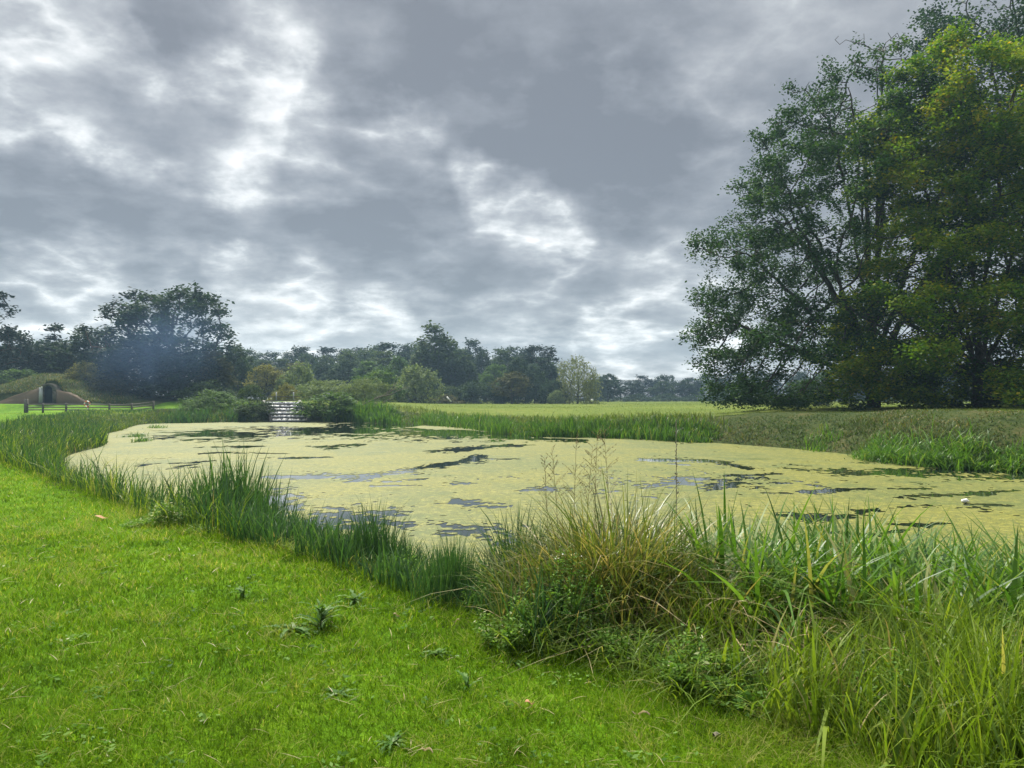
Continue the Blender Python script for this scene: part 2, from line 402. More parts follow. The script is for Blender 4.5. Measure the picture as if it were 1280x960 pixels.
LE = np.array([(-8, 3.2), (0, 1.95), (2.5, 1.72), (3.3, 1.48), (3.54, 1.37), (3.8, 1.07), (4.1, .84), (4.6, .55), (4.75, .05), (5.43, -.23), (6.2, -.93), (7.4, -1.9), (8.4, -3.1), (9.75, -4.6), (13.1, -7.6), (19.1, -13.2), (32.5, -22.6), (44, -29.2), (60, -38.5), (76, -45), (88, -47), (100, -47)])
def lawn_edge(y): return np.interp(y, LE[:, 0], LE[:, 1])
def lawn_dist(x, y):
    """positive inside the lawn (roughly metres)"""
    e = lawn_edge(y); sl = (lawn_edge(np.asarray(y) + .3) - lawn_edge(np.asarray(y) - .3)) / .6
    return (e - x) / np.sqrt(1 + sl * sl)

CP = np.array([(-5, 2, .75), (-3, 6, .75), (-10, 10, .75), (-20, 22, .75), (-30, 36, .7), (-45, 60, .62), (-62, 86, .68), (-90, 86, .7), (-47, 86, .68), (-36, 80, .9), (0, 0, .75), (10, 0, .75), (1.5, 3.3, .72), (5, 3, .7), (12, 3, .7),
               (20, 31, 1.9), (27, 28, 1.9), (17.5, 41, 1.65), (12.5, 49, 1.15), (5, 57, .65), (-4, 67, .6), (-10, 85, 1.4), (-23, 83, 2.15), (-31, 84, 1.9), (-25, 100, 2.1), (26, 52, 1.75), (30, 44, 1.9), (45, 40, 1.9),
               (0, 100, 1.2), (30, 100, 1.5), (0, 150, 1.3), (50, 150, 1.45), (100, 150, 1.5), (0, 260, 1.4), (100, 260, 1.5), (-80, 200, 2.2), (-60, 140, 2.2), (60, 70, 1.8), (-110, 130, 2.2), (0, 500, 1.5), (300, 300, 1.6), (-300, 300, 2), (-200, 60, .8), (200, 40, 1.8), (-100, 10, .75), (100, 0, .8), (0, -60, .75)])
CREST = np.array([(-60, 488), (-20, 487), (0, 485), (25, 479), (45, 471), (62, 468), (85, 473), (105, 481), (140, 490), (180, 496), (225, 500), (300, 503), (340, 506)], float)
WALLTOP = np.array([(-14, 506), (0, 502), (20, 494), (45, 486.5), (50, 479), (54, 475.5), (60, 474.5), (66, 475.5), (70, 479), (73, 486), (84, 490.5), (95, 496), (107, 504)], float)
WD = 95.0        # distance of the ice house front
def zpx(py, D): return EYE - (py - HY) * D / F
def terrain(x, y):
    shp = np.shape(x); x = np.asarray(x, float).ravel(); y = np.asarray(y, float).ravel()
    num = np.zeros(len(x)); den = np.zeros(len(x))
    for cx, cy, cz in CP:
        w = 1.0 / (((x - cx) ** 2 + (y - cy) ** 2) + 4.0) ** 1.6
        num += w * cz; den += w
    z = num / den
    # mound over the ice house and its grassy flank
    pxm = HX + F * x / 103.0
    cz = zpx(np.interp(pxm, CREST[:, 0], CREST[:, 1]), 103.0)
    wt = ss(89, 103, y) * (1 - ss(110, 126, y)) * (1 - ss(290, 345, pxm))
    z = z + wt * np.maximum(cz - z, 0)
    pxw = HX + F * x / WD
    inw = (pxw > -12) & (pxw < 106)
    tz = zpx(np.interp(pxw, WALLTOP[:, 0], WALLTOP[:, 1]), WD) - .12
    z = np.where(inw & (y > WD + .62) & (y < 112), np.maximum(z, tz), z)
    z = np.where((pxw > -14) & (pxw < 108) & (y <= WD + .62) & (y > 86), np.minimum(z, .7 + 1.0 * ss(88, 94, y)), z)
    z = z + .05 * (fbm(x * .8, y * .8, 3) - .5) * ss(0, 6, np.abs(lawn_dist(x, y))) + .03 * (fbm(x * 2.3, y * 2.3, 8) - .5)
    # banks
    d = pond_sd(x, y)
    ld = lawn_dist(x, y)
    wfar = np.where(y > 60, 5.2, np.where(x > 9, 3.6, 4.2))
    near = (y < 60) & (x < 0) | (y < 14)
    t_near = d / (d + np.maximum(-ld, 0.001)); t_near = np.where(ld > 0, 1, t_near)
    t = np.where(near & (ld > -12), t_near, np.clip(d / wfar, 0, 1))
    t = np.clip(t, 0, 1); tb = t * (1.6 - .6 * t)
    land = z * np.clip(tb, 0, 1)
    zb = np.where(d > 0, land, np.maximum(-.9, d * .45))
    return zb.reshape(shp)

def axis(lo, hi, a, b, step, grow):
    core = list(np.arange(a, b + 1e-6, step)); s = step; v = core[-1]; up = []
    while v < hi: s *= grow; v += s; up.append(min(v, hi))
    s = step; v = core[0]; dn = []
    while v > lo: s *= grow; v -= s; dn.append(max(v, lo))
    return np.array(dn[::-1] + core + up)
def grid_faces(nx, ny):
    i = np.arange(nx - 1)[None, :] + np.arange(ny - 1)[:, None] * nx
    i = i.ravel(); return np.stack([i, i + 1, i + nx + 1, i + nx], 1)

gx = axis(-520, 520, -70, 32, .36, 1.10); gy = axis(-40, 640, 0, 108, .36, 1.09)
GX, GY = np.meshgrid(gx, gy); GZ = terrain(GX, GY)
gf = grid_faces(len(gx), len(gy))
me = build_mesh('ground', np.stack([GX.ravel(), GY.ravel(), GZ.ravel()], 1), [gf], smooth=True)
for m in GM: me.materials.append(m)
fx = GX.ravel()[gf].mean(1); fy = GY.ravel()[gf].mean(1)
dF = pond_sd(fx, fy); lF = lawn_dist(fx, fy)
mi = np.full(len(gf), 1, np.int32)
mi[(lF > 0) & (fy < 100)] = 0
mi[(fx < -25) & (fy > 78) & (fy < 125)] = 0
mi[(fx < -46) & (fy > 94.5) & (fy < 125)] = 2
mi[(dF < 3.6) & (lF <= 0)] = 2
mi[(lF <= 0) & (fy < 50) & (fx < -2) & (dF < 14)] = 2
mi[(lF <= 0) & (fy < 14)] = 2
mi[(fx > 9) & (fy > 15) & (fy < 48) & (dF < 5.5)] = 2
me.polygons.foreach_set('material_index', mi)
g = link('ground', me); tag(g, 'grassy ground with mown lawn, pale meadow and pond banks', 'ground', kind='structure')

# pond water
cx, cy_ = -4.0, 36.0
b = POLY + 0
ctr = np.array([[-4.0, 36.0]])
outer = []
for i in range(len(POLY)):
    p, q = POLY[i - 1], POLY[(i + 1) % len(POLY)]; tvec = q - p; nv = np.array([tvec[1], -tvec[0]]); nv /= np.linalg.norm(nv)
    outer.append(POLY[i] + nv * .5)
outer = np.array(outer)
wy = np.arange(6.5, 77.5, .5); wx = np.arange(-36, 27, .5)
WX, WY = np.meshgrid(wx, wy); wf = grid_faces(len(wx), len(wy))
keep = pond_sd(WX.ravel()[wf].mean(1), WY.ravel()[wf].mean(1)) < 1.0
me = build_mesh('pond_water', np.stack([WX.ravel(), WY.ravel(), np.zeros(WX.size)], 1), [wf[keep]])
w_ = link('pond_water', me, M['water']); tag(w_, 'dark still pond water showing through gaps in the weed', 'water', kind='structure')

# duckweed: a sheet with real holes where the water is open
def mask_duck(x, y):
    px = HX + F * x / y; py = HY + F * EYE / y
    m = np.full(x.shape, 1.0)
    rag = (fbm(x * 1.3, y * .8, 41, 5) - .5); rag2 = (fbm(x * 4, y * 4, 77, 5) - .5) + 1.1 * np.clip(22 / y, 0, 1) * (fbm(x * 10, y * 8, 78, 2) - .5); rag3 = fbm(x * .35, y * .3, 11, 4) - .5
    def hole(cx, cy, rx, ry, k=1.0):
        nonlocal m
        q = np.sqrt(((px - cx) / rx) ** 2 + ((py - cy) / ry) ** 2)
        m = np.minimum(m, (q - 1) * k + rag * 2.2 + rag2 * 1.8)
    def crack(pts, w):
        nonlocal m
        best = np.full(x.shape, 1e9)
        for (ax, ay, aw), (bx, by, bw) in zip(pts[:-1], pts[1:]):
            dx, dy = (bx - ax) * .22, (by - ay)
            t = np.clip((((px - ax) * .22) * dx + (py - ay) * dy) / (dx * dx + dy * dy + 1e-9), 0, 1)
            q = np.sqrt(((px - ax) * .22 - t * dx) ** 2 + (py - ay - t * dy) ** 2) / (.72 * (aw + (bw - aw) * t))
            best = np.minimum(best, q)
        m = np.minimum(m, (best - 1) * w + rag * 2.6 + rag2 * 2.6)
    # far open water
    hole(275, 544, 66, 6.2); hole(420, 539, 110, 7.0); hole(570, 541, 120, 8.0); hole(690, 549, 44, 3.2)
    hole(480, 532, 95, 4); hole(640, 546, 60, 4)
    # water's edge by the far right reeds
    hole(1180, 589, 122, 6.0); hole(1290, 594, 70, 7)
    # leads
    crack([(458, 596, 4.2), (482, 592, 3.4), (510, 588, 3), (545, 582, 2.6), (575, 577, 2.0), (592, 573, 4.5), (606, 570, 2)], 1)
    crack([(540, 563.5, 2), (565, 563, 3.4), (600, 559.5, 3.2), (635, 557.5, 2.2), (668, 556, 1)], 1)
    crack([(600, 573.5, 1.2), (650, 573.5, .8)], 1); crack([(388, 558, 1.6), (415, 559, 3.2), (455, 555.5, 1.2)], 1)
    crack([(355, 573, 1), (385, 572.5, 1.6), (412, 571.5, 1)], 1); crack([(215, 579.5, 1.4), (245, 578, 2), (268, 576, 1)], 1)
    crack([(268, 559, 1), (300, 558.5, 1.8), (328, 558, 1)], 1); crack([(250, 567, 1.2), (278, 566, 1.2), (360, 567, .6)], 1)
    crack([(482, 602, 1.3), (500, 602, 1)], 1); crack([(508, 600, 1.4), (528, 598.5, 1.8)], 1); crack([(466, 607.5, 1.2), (530, 606.5, .8)], 1)
    crack([(330, 597, 1.5), (390, 596.5, 4.2), (456, 596.5, 4.6)], 1)           # the bright streak
    hole(600, 628, 20, 2.2, .35); hole(430, 646, 34, 9, .45); hole(555, 662, 46, 6, .4); hole(350, 628, 26, 10, .6)
    hole(680, 612, 16, 1.5, .3); hole(575, 605, 12, 1.2, .4)
    crack([(800, 575, 2), (840, 575.5, 3.0), (880, 575.5, 2.4), (903, 579, 1.2)], 1); crack([(838, 580, 1), (860, 581, .9)], 1); hole(905, 578, 14, 2.5)
    hole(850, 603, 40, 3.0, .16); hole(830, 597, 20, 1.4, .2)
    crack([(912, 580, 2), (935, 586, 1.8)], 1); crack([(905, 594, 1.2), (940, 594, 1.8), (975, 592, 1.2)], 1); hole(1047, 588, 18, 2.8)
    crack([(930, 604, 1), (985, 604, 1.4)], 1); crack([(1004, 615, 1.5), (1040, 613, 3.2), (1088, 611, 1.5)], 1); crack([(1112, 611, 1.2), (1155, 611, 1.8)], 1)
    crack([(955, 616, 1.4), (982, 616, 1)], 1); crack([(1136, 620, 4), (1165, 619, 3.2), (1200, 618.5, 2.4), (1240, 616, 2.6), (1270, 613, 1)], 1)
    crack([(985, 643, 3), (1020, 648, 6.5), (1050, 645, 5.5), (1092, 637, 2.2)], 1); crack([(1112, 635, 1.6), (1150, 632, 4.2), (1172, 632, 1.2)], 1)
    crack([(1205, 630, 1.2), (1235, 631, 2.4), (1265, 632, 1)], 1); crack([(1105, 655, 1.5), (1150, 657, 2.5), (1185, 654, 1)], 1); crack([(1040, 665, 2), (1090, 668, 3), (1130, 662, 2)], 1)
    # patchy thinning everywhere
    m = np.minimum(m, .66 + rag3 * 1.6 + rag * 1.2 + rag2 * .8)
    # drifts left on the open water
    def drift(pts, w):
        nonlocal m
        best = np.full(x.shape, 1e9)
        for (ax, ay), (bx, by) in zip(pts[:-1], pts[1:]):
            dx, dy = (bx - ax) * .22, by - ay
            t = np.clip((((px - ax) * .22) * dx + (py - ay) * dy) / (dx * dx + dy * dy + 1e-9), 0, 1)
            best = np.minimum(best, np.sqrt(((px - ax) * .22 - t * dx) ** 2 + (py - ay - t * dy) ** 2))
        m = np.maximum(m, (1 - best / w) + rag * .5)
    drift([(190, 531), (300, 530), (400, 532)], 1.7); drift([(228, 547.5), (268, 547)], 1.0); drift([(528, 534), (590, 536), (640, 541)], 1.8); drift([(300, 539.5), (322, 539)], .7)
    drift([(690, 546), (760, 549)], 1.6); drift([(1060, 580), (1110, 582), (1170, 584)], 1.2)
    return m
dyv = [7.2]
while dyv[-1] < 76: dyv.append(dyv[-1] + max(.04, .0036 * dyv[-1] * (1 + dyv[-1] / 30)))
dyv = np.array(dyv); dxv = np.arange(-36, 26, .07)
DX, DY = np.meshgrid(dxv, dyv)
mv = mask_duck(DX.ravel(), DY.ravel())
sdv = pond_sd(DX.ravel(), DY.ravel())
mv = np.where(DY.ravel() > 7, np.minimum(mv, .35 - sdv), -1)
def clip_sheet(X, Y, Zc, m, nx, ny):
    q = grid_faces(nx, ny)
    V = [np.stack([X, Y, np.full(len(X), Zc)], 1)]; nV = len(X)
    pos = m > 0
    cnt = pos[q].sum(1)
    full = q[cnt == 4]
    part = q[(cnt > 0) & (cnt < 4)]
    tris = np.concatenate([part[:, [0, 1, 2]], part[:, [0, 2, 3]]])
    tp = pos[tris]; c = tp.sum(1)
    out_t = [tris[c == 3]]; out_q = [full]
    def cut(a, b):
        t = m[a] / (m[a] - m[b]); return np.stack([X[a] + t * (X[b] - X[a]), Y[a] + t * (Y[b] - Y[a]), np.full(len(a), Zc)], 1)
    for r in range(3):
        a, bb, cc = tris[:, r], tris[:, (r + 1) % 3], tris[:, (r + 2) % 3]
        s1 = (c == 1) & pos[a]
        if s1.any():
            A, B, C = a[s1], bb[s1], cc[s1]; v1 = cut(A, B); v2 = cut(A, C); k = len(A)
            i1 = nV + np.arange(k); V.append(v1); i2 = i1 + k; V.append(v2); nV += 2 * k
            out_t.append(np.stack([A, i1, i2], 1))
        s2 = (c == 2) & ~pos[a]
        if s2.any():
            A, B, C = a[s2], bb[s2], cc[s2]; v1 = cut(B, A); v2 = cut(C, A); k = len(A)
            i1 = nV + np.arange(k); V.append(v1); i2 = i1 + k; V.append(v2); nV += 2 * k
            out_q.append(np.stack([i1, B, C, i2], 1))
    return np.concatenate(V), [np.concatenate(out_t), np.concatenate(out_q)]
V, Fc = clip_sheet(DX.ravel(), DY.ravel(), .005, mv, len(dxv), len(dyv))
me = build_mesh('duckweed', V, Fc)
o = link('duckweed', me, M['duck']); tag(o, 'yellow-green duckweed skin covering most of the pond', 'duckweed', kind='stuff')

# ------------------------------------------------------------------ trees
def colonize(rng, attr, pos0, par0, step, kill, iters=140, trop=(0, 0, .0), cap=14000, jit=.12):
    pos = np.zeros((cap, 3)); n = len(pos0); pos[:n] = pos0; par = list(par0); kids = np.zeros(cap, int)
    for p in par0:
        if p >= 0: kids[p] += 1
    dm = ((attr[:, None, :] - pos[None, :n]) ** 2).sum(2); near = dm.argmin(1); dist = np.sqrt(dm.min(1))
    trop = np.array(trop)
    for it in range(iters):
        ok = kids[near] < 3
        if not ok.any(): break
        a = attr[ok]; nr = near[ok]
        d = (a - pos[nr]) / np.maximum(dist[ok], 1e-6)[:, None]
        w = 1.0 / (1 + dist[ok] / step * .15)
        acc = np.zeros((n, 3)); np.add.at(acc, nr, d * w[:, None])
        idx = np.unique(nr); dd = acc[idx]; dd /= np.maximum(np.linalg.norm(dd, axis=1), 1e-6)[:, None]
        dd = dd + trop + rng.normal(0, jit, dd.shape); dd /= np.linalg.norm(dd, axis=1)[:, None]
        new = pos[idx] + dd * step; k = len(new)
        if n + k > cap: break
        pos[n:n + k] = new; par.extend(idx.tolist()); kids[idx] += 1
        dm = np.sqrt(((attr[:, None, :] - new[None]) ** 2).sum(2)); j = dm.argmin(1); dj = dm[np.arange(len(attr)), j]
        up = dj < dist; near = np.where(up, n + j, near); dist = np.where(up, dj, dist)
        n += k
        alive = dist > kill; attr = attr[alive]; near = near[alive]; dist = dist[alive]
        if len(attr) == 0: break
    return pos[:n].copy(), np.array(par)

def envelope(rng, prof, n, shell=.45, clump=.7, nclump=60, flat=.6, rough=.22, off=lambda z: (0, 0), wclump=.1):
    prof = np.array(prof, float); zs = np.linspace(prof[0, 0], prof[-1, 0], 200); rs = np.interp(zs, prof[:, 0], prof[:, 1])
    pz = np.cumsum(rs ** 1.3 + 1e-3); pz /= pz[-1]; wmax = rs.max()
    ph = rng.uniform(0, 6.28, 6); fr = rng.integers(2, 6, 6)
    def pts(k, sh):
        z = np.interp(rng.uniform(0, 1, k), pz, zs); th = rng.uniform(0, 2 * np.pi, k)
        r = np.interp(z, zs, rs)
        wob = sum(np.sin(fr[i] * th + ph[i] + z * (.9 / max(wmax, 1)) * (i + 1)) for i in range(6)) / 6
        r = r * (1 + rough * 1.6 * wob) * rng.uniform(0, 1, k) ** sh
        return np.stack([r * np.cos(th), r * np.sin(th), z], 1)
    nc = int(n * clump)
    cc = pts(nclump, shell * .7); A = cc[rng.integers(0, nclump, nc)] + rng.normal(0, 1, (nc, 3)) * wmax * wclump * np.array([1, 1, flat])
    A = np.concatenate([A, pts(n - nc, shell)])
    A[:, 2] = np.maximum(A[:, 2], prof[0, 0] * .8 + .05)
    return A

def limb_mesh(name, pos, par, r_tip, expo=2.25, rmin_keep=0.0):
    n = len(pos); rad = np.zeros(n); acc = np.zeros(n); desc = np.zeros(n, int)
    for i in range(n - 1, -1, -1):
        rad[i] = max(r_tip, acc[i] ** (1 / expo)); p = par[i]
        if p >= 0: acc[p] += rad[i] ** expo; desc[p] += desc[i] + 1
    dirs = np.zeros((n, 3)); c = par >= 0
    dirs[c] = pos[c] - pos[par[c]]; dirs[~c] = (0, 0, 1)
    dirs /= np.maximum(np.linalg.norm(dirs, axis=1), 1e-6)[:, None]
    ref = np.where(np.abs(dirs[:, 2:3]) < .9, np.array([[0, 0, 1.]]), np.array([[1., 0, 0]]))
    a = np.cross(dirs, ref); a /= np.linalg.norm(a, axis=1)[:, None]; b = np.cross(dirs, a)
    V = []; Fq = []; base = 0
    for sides, sel in ((8, c & (rad > r_tip * 7)), (5, c & (rad <= r_tip * 7) & (rad > r_tip * 2.2)), (3, c & (rad <= r_tip * 2.2) & (rad >= rmin_keep))):
        ids = np.where(sel)[0]
        if not len(ids): continue
        an = np.arange(sides) * 2 * np.pi / sides; ca, sa = np.cos(an), np.sin(an); p = par[ids]
        def ring(i, r, fr): return pos[i][:, None] + (a[fr][:, None] * ca[None, :, None] + b[fr][:, None] * sa[None, :, None]) * r[:, None, None]
        rp = np.minimum(rad[p], rad[ids] * 1.6 + r_tip)
        R0 = ring(p, rp, ids); R1 = ring(ids, rad[ids], ids)
        k = len(ids); V.append(np.concatenate([R0, R1], 1).reshape(-1, 3))
        s = np.arange(sides); s2 = (s + 1) % sides
        q = np.stack([s, s2, sides + s2, sides + s], 1)[None] + (base + np.arange(k) * 2 * sides)[:, None, None]
        Fq.append(q.reshape(-1, 4)); base += k * 2 * sides
    return build_mesh(name, np.concatenate(V), [np.concatenate(Fq)], smooth=True), rad, desc

def leaves(rng, c, size, aspect=.6, tilt=.55, tint=None, droop=0.0, out_dir=None):
    """rhombic leaves (or leaf sprays) at the points c"""
    n = len(c); az = rng.uniform(0, 2 * np.pi, n)
    a = np.stack([np.cos(az), np.sin(az), rng.normal(-droop, .35, n)], 1)
    if out_dir is not None: a = a * .6 + out_dir
    a /= np.linalg.norm(a, axis=1)[:, None]
    nn = np.stack([rng.normal(0, tilt, n), rng.normal(0, tilt, n), np.ones(n)], 1)
    bb = np.cross(nn, a); bb /= np.maximum(np.linalg.norm(bb, axis=1), 1e-6)[:, None]
    L = (size * rng.uniform(.6, 1.35, n))[:, None]
    V = np.stack([c - a * L * .5, c + bb * L * aspect * .5 - a * L * .06, c + a * L * .5, c - bb * L * aspect * .5 - a * L * .06], 1).reshape(-1, 3)
    q = np.arange(n * 4).reshape(-1, 4)
    return V, q

def make_tree_meshes(name, seed, prof, trunk_h, n_attr, step, kill, lsize, nleaf, maxdesc, r_tip=.02, stems=None, trop=(0, 0, .02), spread=.6, clump=.7, nclump=60, flat=.55, shell=.45, rough=.2, droop=.15, leaf_keep=None, jit=.12, tilt=.55, aspect=.6, wclump=.1, fall=0, cap=14000):
    rng = np.random.default_rng(seed)
    A = envelope(rng, prof, n_attr, shell, clump, nclump, flat, rough, wclump=wclump)
    pos = [(0, 0, 0)]; par = [-1]
    if stems is None:
        k = max(2, int(trunk_h / step)); x = y = 0
        for i in range(1, k + 1):
            x += rng.normal(0, step * .05); y += rng.normal(0, step * .05); pos.append((x, y, trunk_h * i / k)); par.append(len(pos) - 2)
    else:
        k = max(2, int(trunk_h / step))
        for i in range(1, k + 1): pos.append((0, 0, trunk_h * i / k)); par.append(len(pos) - 2)
        fork = len(pos) - 1
        for (ex, ey, ez, bend) in stems:
            p = fork; L = math.sqrt(ex * ex + ey * ey + (ez - trunk_h) ** 2); m = int(L / step)
            for i in range(1, m + 1):
                t = i / m; u = t ** bend
                pos.append((ex * u + rng.normal(0, .06), ey * u + rng.normal(0, .06), trunk_h + (ez - trunk_h) * t)); par.append(p); p = len(pos) - 1
    P, par = colonize(rng, A, np.array(pos, float), par, step, kill, trop=trop, jit=jit, cap=cap)
    trunk, rad, desc = limb_mesh(name + '_trunk', P, par, r_tip)
    ids = np.where((desc <= maxdesc) & (np.arange(len(P)) > 3))[0]
    keep = np.ones(len(ids), bool) if leaf_keep is None else rng.uniform(0, 1, len(ids)) < leaf_keep(P[ids])
    ids = ids[keep]
    tn = rng.normal(.45, .16, len(P)); tn = .5 * tn + .5 * tn[np.maximum(par, 0)]
    rep = np.repeat(ids, nleaf)
    c = P[rep] + rng.normal(0, 1, (len(rep), 3)) * spread * step * np.array([1, 1, .7])
    if fall:
        c[:, 2] -= rng.uniform(0, 1, len(rep)) ** 1.5 * fall; c[:, 2] = np.maximum(c[:, 2], .3)
    V, q = leaves(rng, c, lsize, aspect, tilt, droop=droop)
    tint = tn[rep] + rng.normal(0, .14, len(rep))
    crown = build_mesh(name + '_crown', V, [q], tint)
    ext = np.percentile(np.abs(c[:, :2]), 97.5) * 2
    return dict(crown=crown, trunk=trunk, H=float(np.percentile(c[:, 2], 99.5)), W=float(ext))

ARCH = {}
ARCH['broad'] = make_tree_meshes('broad', 1, [(2.0, 3.0), (4, 5.5), (7, 6.2), (10, 5.2), (12.5, 3.0), (13.8, .6)], 2.6, 630, .55, .8, 0.71, 16, 4, .035, spread=.95, nclump=34, wclump=.11)
ARCH['broad2'] = make_tree_meshes('broad2', 2, [(1.2, 3.4), (3.5, 4.8), (7, 4.9), (11, 4.2), (14.5, 2.6), (16.5, .7)], 2.2, 690, .6, .85, 0.76, 16, 4, .035, spread=.95, nclump=40, wclump=.12)
ARCH['broad3'] = make_tree_meshes('broad3', 3, [(1.0, 4.2), (4, 6.8), (6.5, 7.0), (9, 5.8), (11, 3.4), (12, 1.0)], 2.0, 690, .55, .8, 0.71, 16, 4, .035, spread=.95, nclump=26, wclump=.13)
ARCH['pine'] = make_tree_meshes('pine', 4, [(8.5, 1.2), (10.5, 3.6), (13, 4.4), (15, 3.2), (16.3, 1.2)], 9, 390, .55, .8, 0.63, 22, 3, .04, spread=.95, nclump=16, wclump=.13, flat=.35, clump=.92)
ARCH['fir'] = make_tree_meshes('fir', 5, [(.6, 4.0), (3, 3.8), (6, 3.2), (9, 2.2), (11.5, 1.0), (12.6, .2)], 9.5, 630, .5, .75, 0.69, 16, 4, .03, spread=.95, nclump=40, trop=(0, 0, .05), droop=-.2, tilt=.9, wclump=.12)
ARCH['bush'] = make_tree_meshes('bush', 6, [(.15, 2.4), (.9, 3.1), (2.0, 3.0), (3.0, 2.1), (3.7, .7)], .4, 495, .3, .42, 0.34, 16, 5, .012, spread=.95, nclump=30, wclump=.13)
ARCH['bush2'] = make_tree_meshes('bush2', 7, [(.1, 3.4), (.8, 3.9), (1.8, 3.4), (2.6, 2.2), (3.3, .6)], .3, 570, .3, .42, 0.32, 16, 5, .012, spread=.95, nclump=24, wclump=.15)
ARCH['willow'] = make_tree_meshes('willow', 8, [(1.0, 3.2), (3, 4.6), (6, 4.8), (9, 3.9), (11.4, 2.2), (12.6, .5)], 2.4, 640, .5, .7, .6, 20, 4, .03, spread=.9, nclump=26, wclump=.11, droop=1.1, aspect=.3, tilt=.9, fall=3.4, trop=(0, 0, .03))
ARCH['osier'] = make_tree_meshes('osier', 9, [(.2, 2.6), (1.2, 3.2), (2.6, 2.9), (3.8, 1.9), (4.6, .6)], .3, 540, .32, .46, 0.48, 18, 5, .012, spread=.95, nclump=34, droop=-1.0, aspect=.22, tilt=1.0, trop=(0, 0, .12))
ARCH['park'] = make_tree_meshes('park', 10, [(2.0, 2.6), (3.2, 3.8), (5, 3.9), (6.6, 3.0), (7.8, 1.4), (8.3, .4)], 2.0, 570, .4, .55, 0.46, 14, 4, .03, spread=.95, nclump=34, wclump=.1)
ARCH['cedar'] = make_tree_meshes('cedar', 11, [(2.5, 3.0), (5, 6.0), (8, 6.6), (11, 5.6), (14, 4.2), (16.5, 2.4), (17.5, .6)], 6, 630, .55, .75, 0.69, 15, 3, .045, spread=.95, nclump=36, wclump=.075, flat=.22, clump=.95, shell=.3)
ARCH['spread'] = make_tree_meshes('spread', 12, [(1.5, 4.0), (4.5, 6.0), (8, 7.4), (11, 7.6), (14, 6.2), (16.4, 3.4), (17.4, .8)], 4.0, 1050, .55, .75, 0.60, 22, 4, .04, spread=.95, nclump=40, wclump=.09, clump=.85)

def gz(x, y): return float(terrain(np.array([x]), np.array([y]))[0])
trng = random.Random(5)
def tree(arch, name, label, px, top, wpx, D, leaf, bark='bark', group=None, cat='tree', sink=0.0, base=None):
    A = ARCH[arch]; x = (px - HX) / F * D; z0 = gz(x, D) - sink if base is None else base
    h = EYE + (HY - top) * D / F - z0; sc = h / A['H']; sw = wpx * D / F / A['W']
    t = thing(name, label, cat, (x, D, z0), trng.uniform(0, 6.28), (sw, sw, sc), group)
    link('crown' if cat == 'tree' else 'foliage', A['crown'], M[leaf], t)
    link('trunk' if cat == 'tree' else 'stem', A['trunk'], M[bark], t)
    return t
for a in ARCH.values():     # a first material on each mesh; every tree then sets its own
    a['crown'].materials.append(M['mid']); a['trunk'].materials.append(M['bark'])

# --- the great trees on the right bank
BX, BD = (1092 - HX) / F * 52, 52.0
bst = [(-1.2, .5, 23, 1.4), (.6, -.6, 25, 1.2), (1.6, .8, 23, 1.4), (-3.4, -1.0, 20, 1.5), (-5.6, 1.0, 16, 1.35), (-2.0, -3.0, 19, 1.4), (2.6, 2.6, 20, 1.4), (-8.6, -.8, 10.5, 1.1), (-6.4, -3.4, 12, 1.2), (-9.5, 2.0, 6.5, .95), (4.6, -2.6, 17, 1.3), (6.6, .8, 13, 1.2), (-4.5, 5, 15, 1.3), (-5, -6.2, 7.5, 1.0)]
bee = make_tree_meshes('beech', 21, [(.3, 10.4), (2.2, 12.4), (4.6, 12.6), (7.6, 11.8), (10.6, 12.6), (12.2, 12.0), (15, 10.4), (17.2, 9.2), (19.6, 7.8), (21.4, 6.4), (23.6, 5.0), (25.2, 3.2), (26.8, .9)], 1.9, 5600, .5, .56, .215, 50, 5, .019, stems=bst, nclump=360, wclump=.045, clump=.9, shell=.36, rough=.10, flat=.6, droop=.35, spread=.62, tilt=.7, leaf_keep=lambda p: np.clip(1.0 - .75 * ss(20.5, 24.5, p[:, 2]), .2, 1), trop=(0, 0, -.02), aspect=.6, cap=30000)
t = thing('beech_tree', 'huge many-stemmed dark green beech with bare top twigs and see-through crown on the right bank', 'tree', (BX, BD, gz(BX, BD) - .15))
link('crown', bee['crown'], M['beech'], t); link('trunk', bee['trunk'], M['bark'], t)
YX, YD = (1222 - HX) / F * 44, 44.0
yst = [(-.6, .4, 17, 1.2), (1.8, -.5, 18, 1.2), (-3.5, -1.2, 12, 1.2), (-5.5, .2, 6.5, 1.0), (3.8, 1, 12, 1.2), (-2, 3, 12, 1.2), (-4.2, -4, 5, .95), (1, -4.5, 8, 1.1)]
yel = make_tree_meshes('gold', 22, [(.2, 7.6), (1.8, 8.4), (4.0, 8.8), (5.6, 8.4), (7.4, 7.0), (10.6, 5.9), (14, 6.2), (16.4, 6.0), (19.2, 4.6), (21.0, 2.6), (22.4, .8)], 1.8, 5200, .45, .5, .20, 72, 5, .013, stems=yst, nclump=190, wclump=.062, clump=.94, shell=.30, rough=.12, flat=.32, droop=.3, spread=.75, tilt=.7, trop=(0, 0, -.02), cap=30000)
t = thing('turning_tree', 'yellow-green tree with low sweeping boughs in front of the great beech, cut by right edge', 'tree', (YX, YD, gz(YX, YD) - .1))
link('crown', yel['crown'], M['gold'], t); link('trunk', yel['trunk'], M['bark'], t)
KX, KD = (1300 - HX) / F * 58, 58.0
bk = make_tree_meshes('tall', 23, [(9, 3), (14, 5.5), (20, 7.0), (26, 8.4), (31, 8.2), (35, 6), (38, 2)], 10, 2600, .6, .7, .27, 44, 6, .018, nclump=110, wclump=.09, clump=.85, shell=.42, rough=.14, flat=.5, droop=.3, spread=.8)
t = thing('tall_tree', 'tall blue-green tree whose top rises behind the yellow-green tree into the upper right corner', 'tree', (KX, KD, gz(KX, KD) - .1))
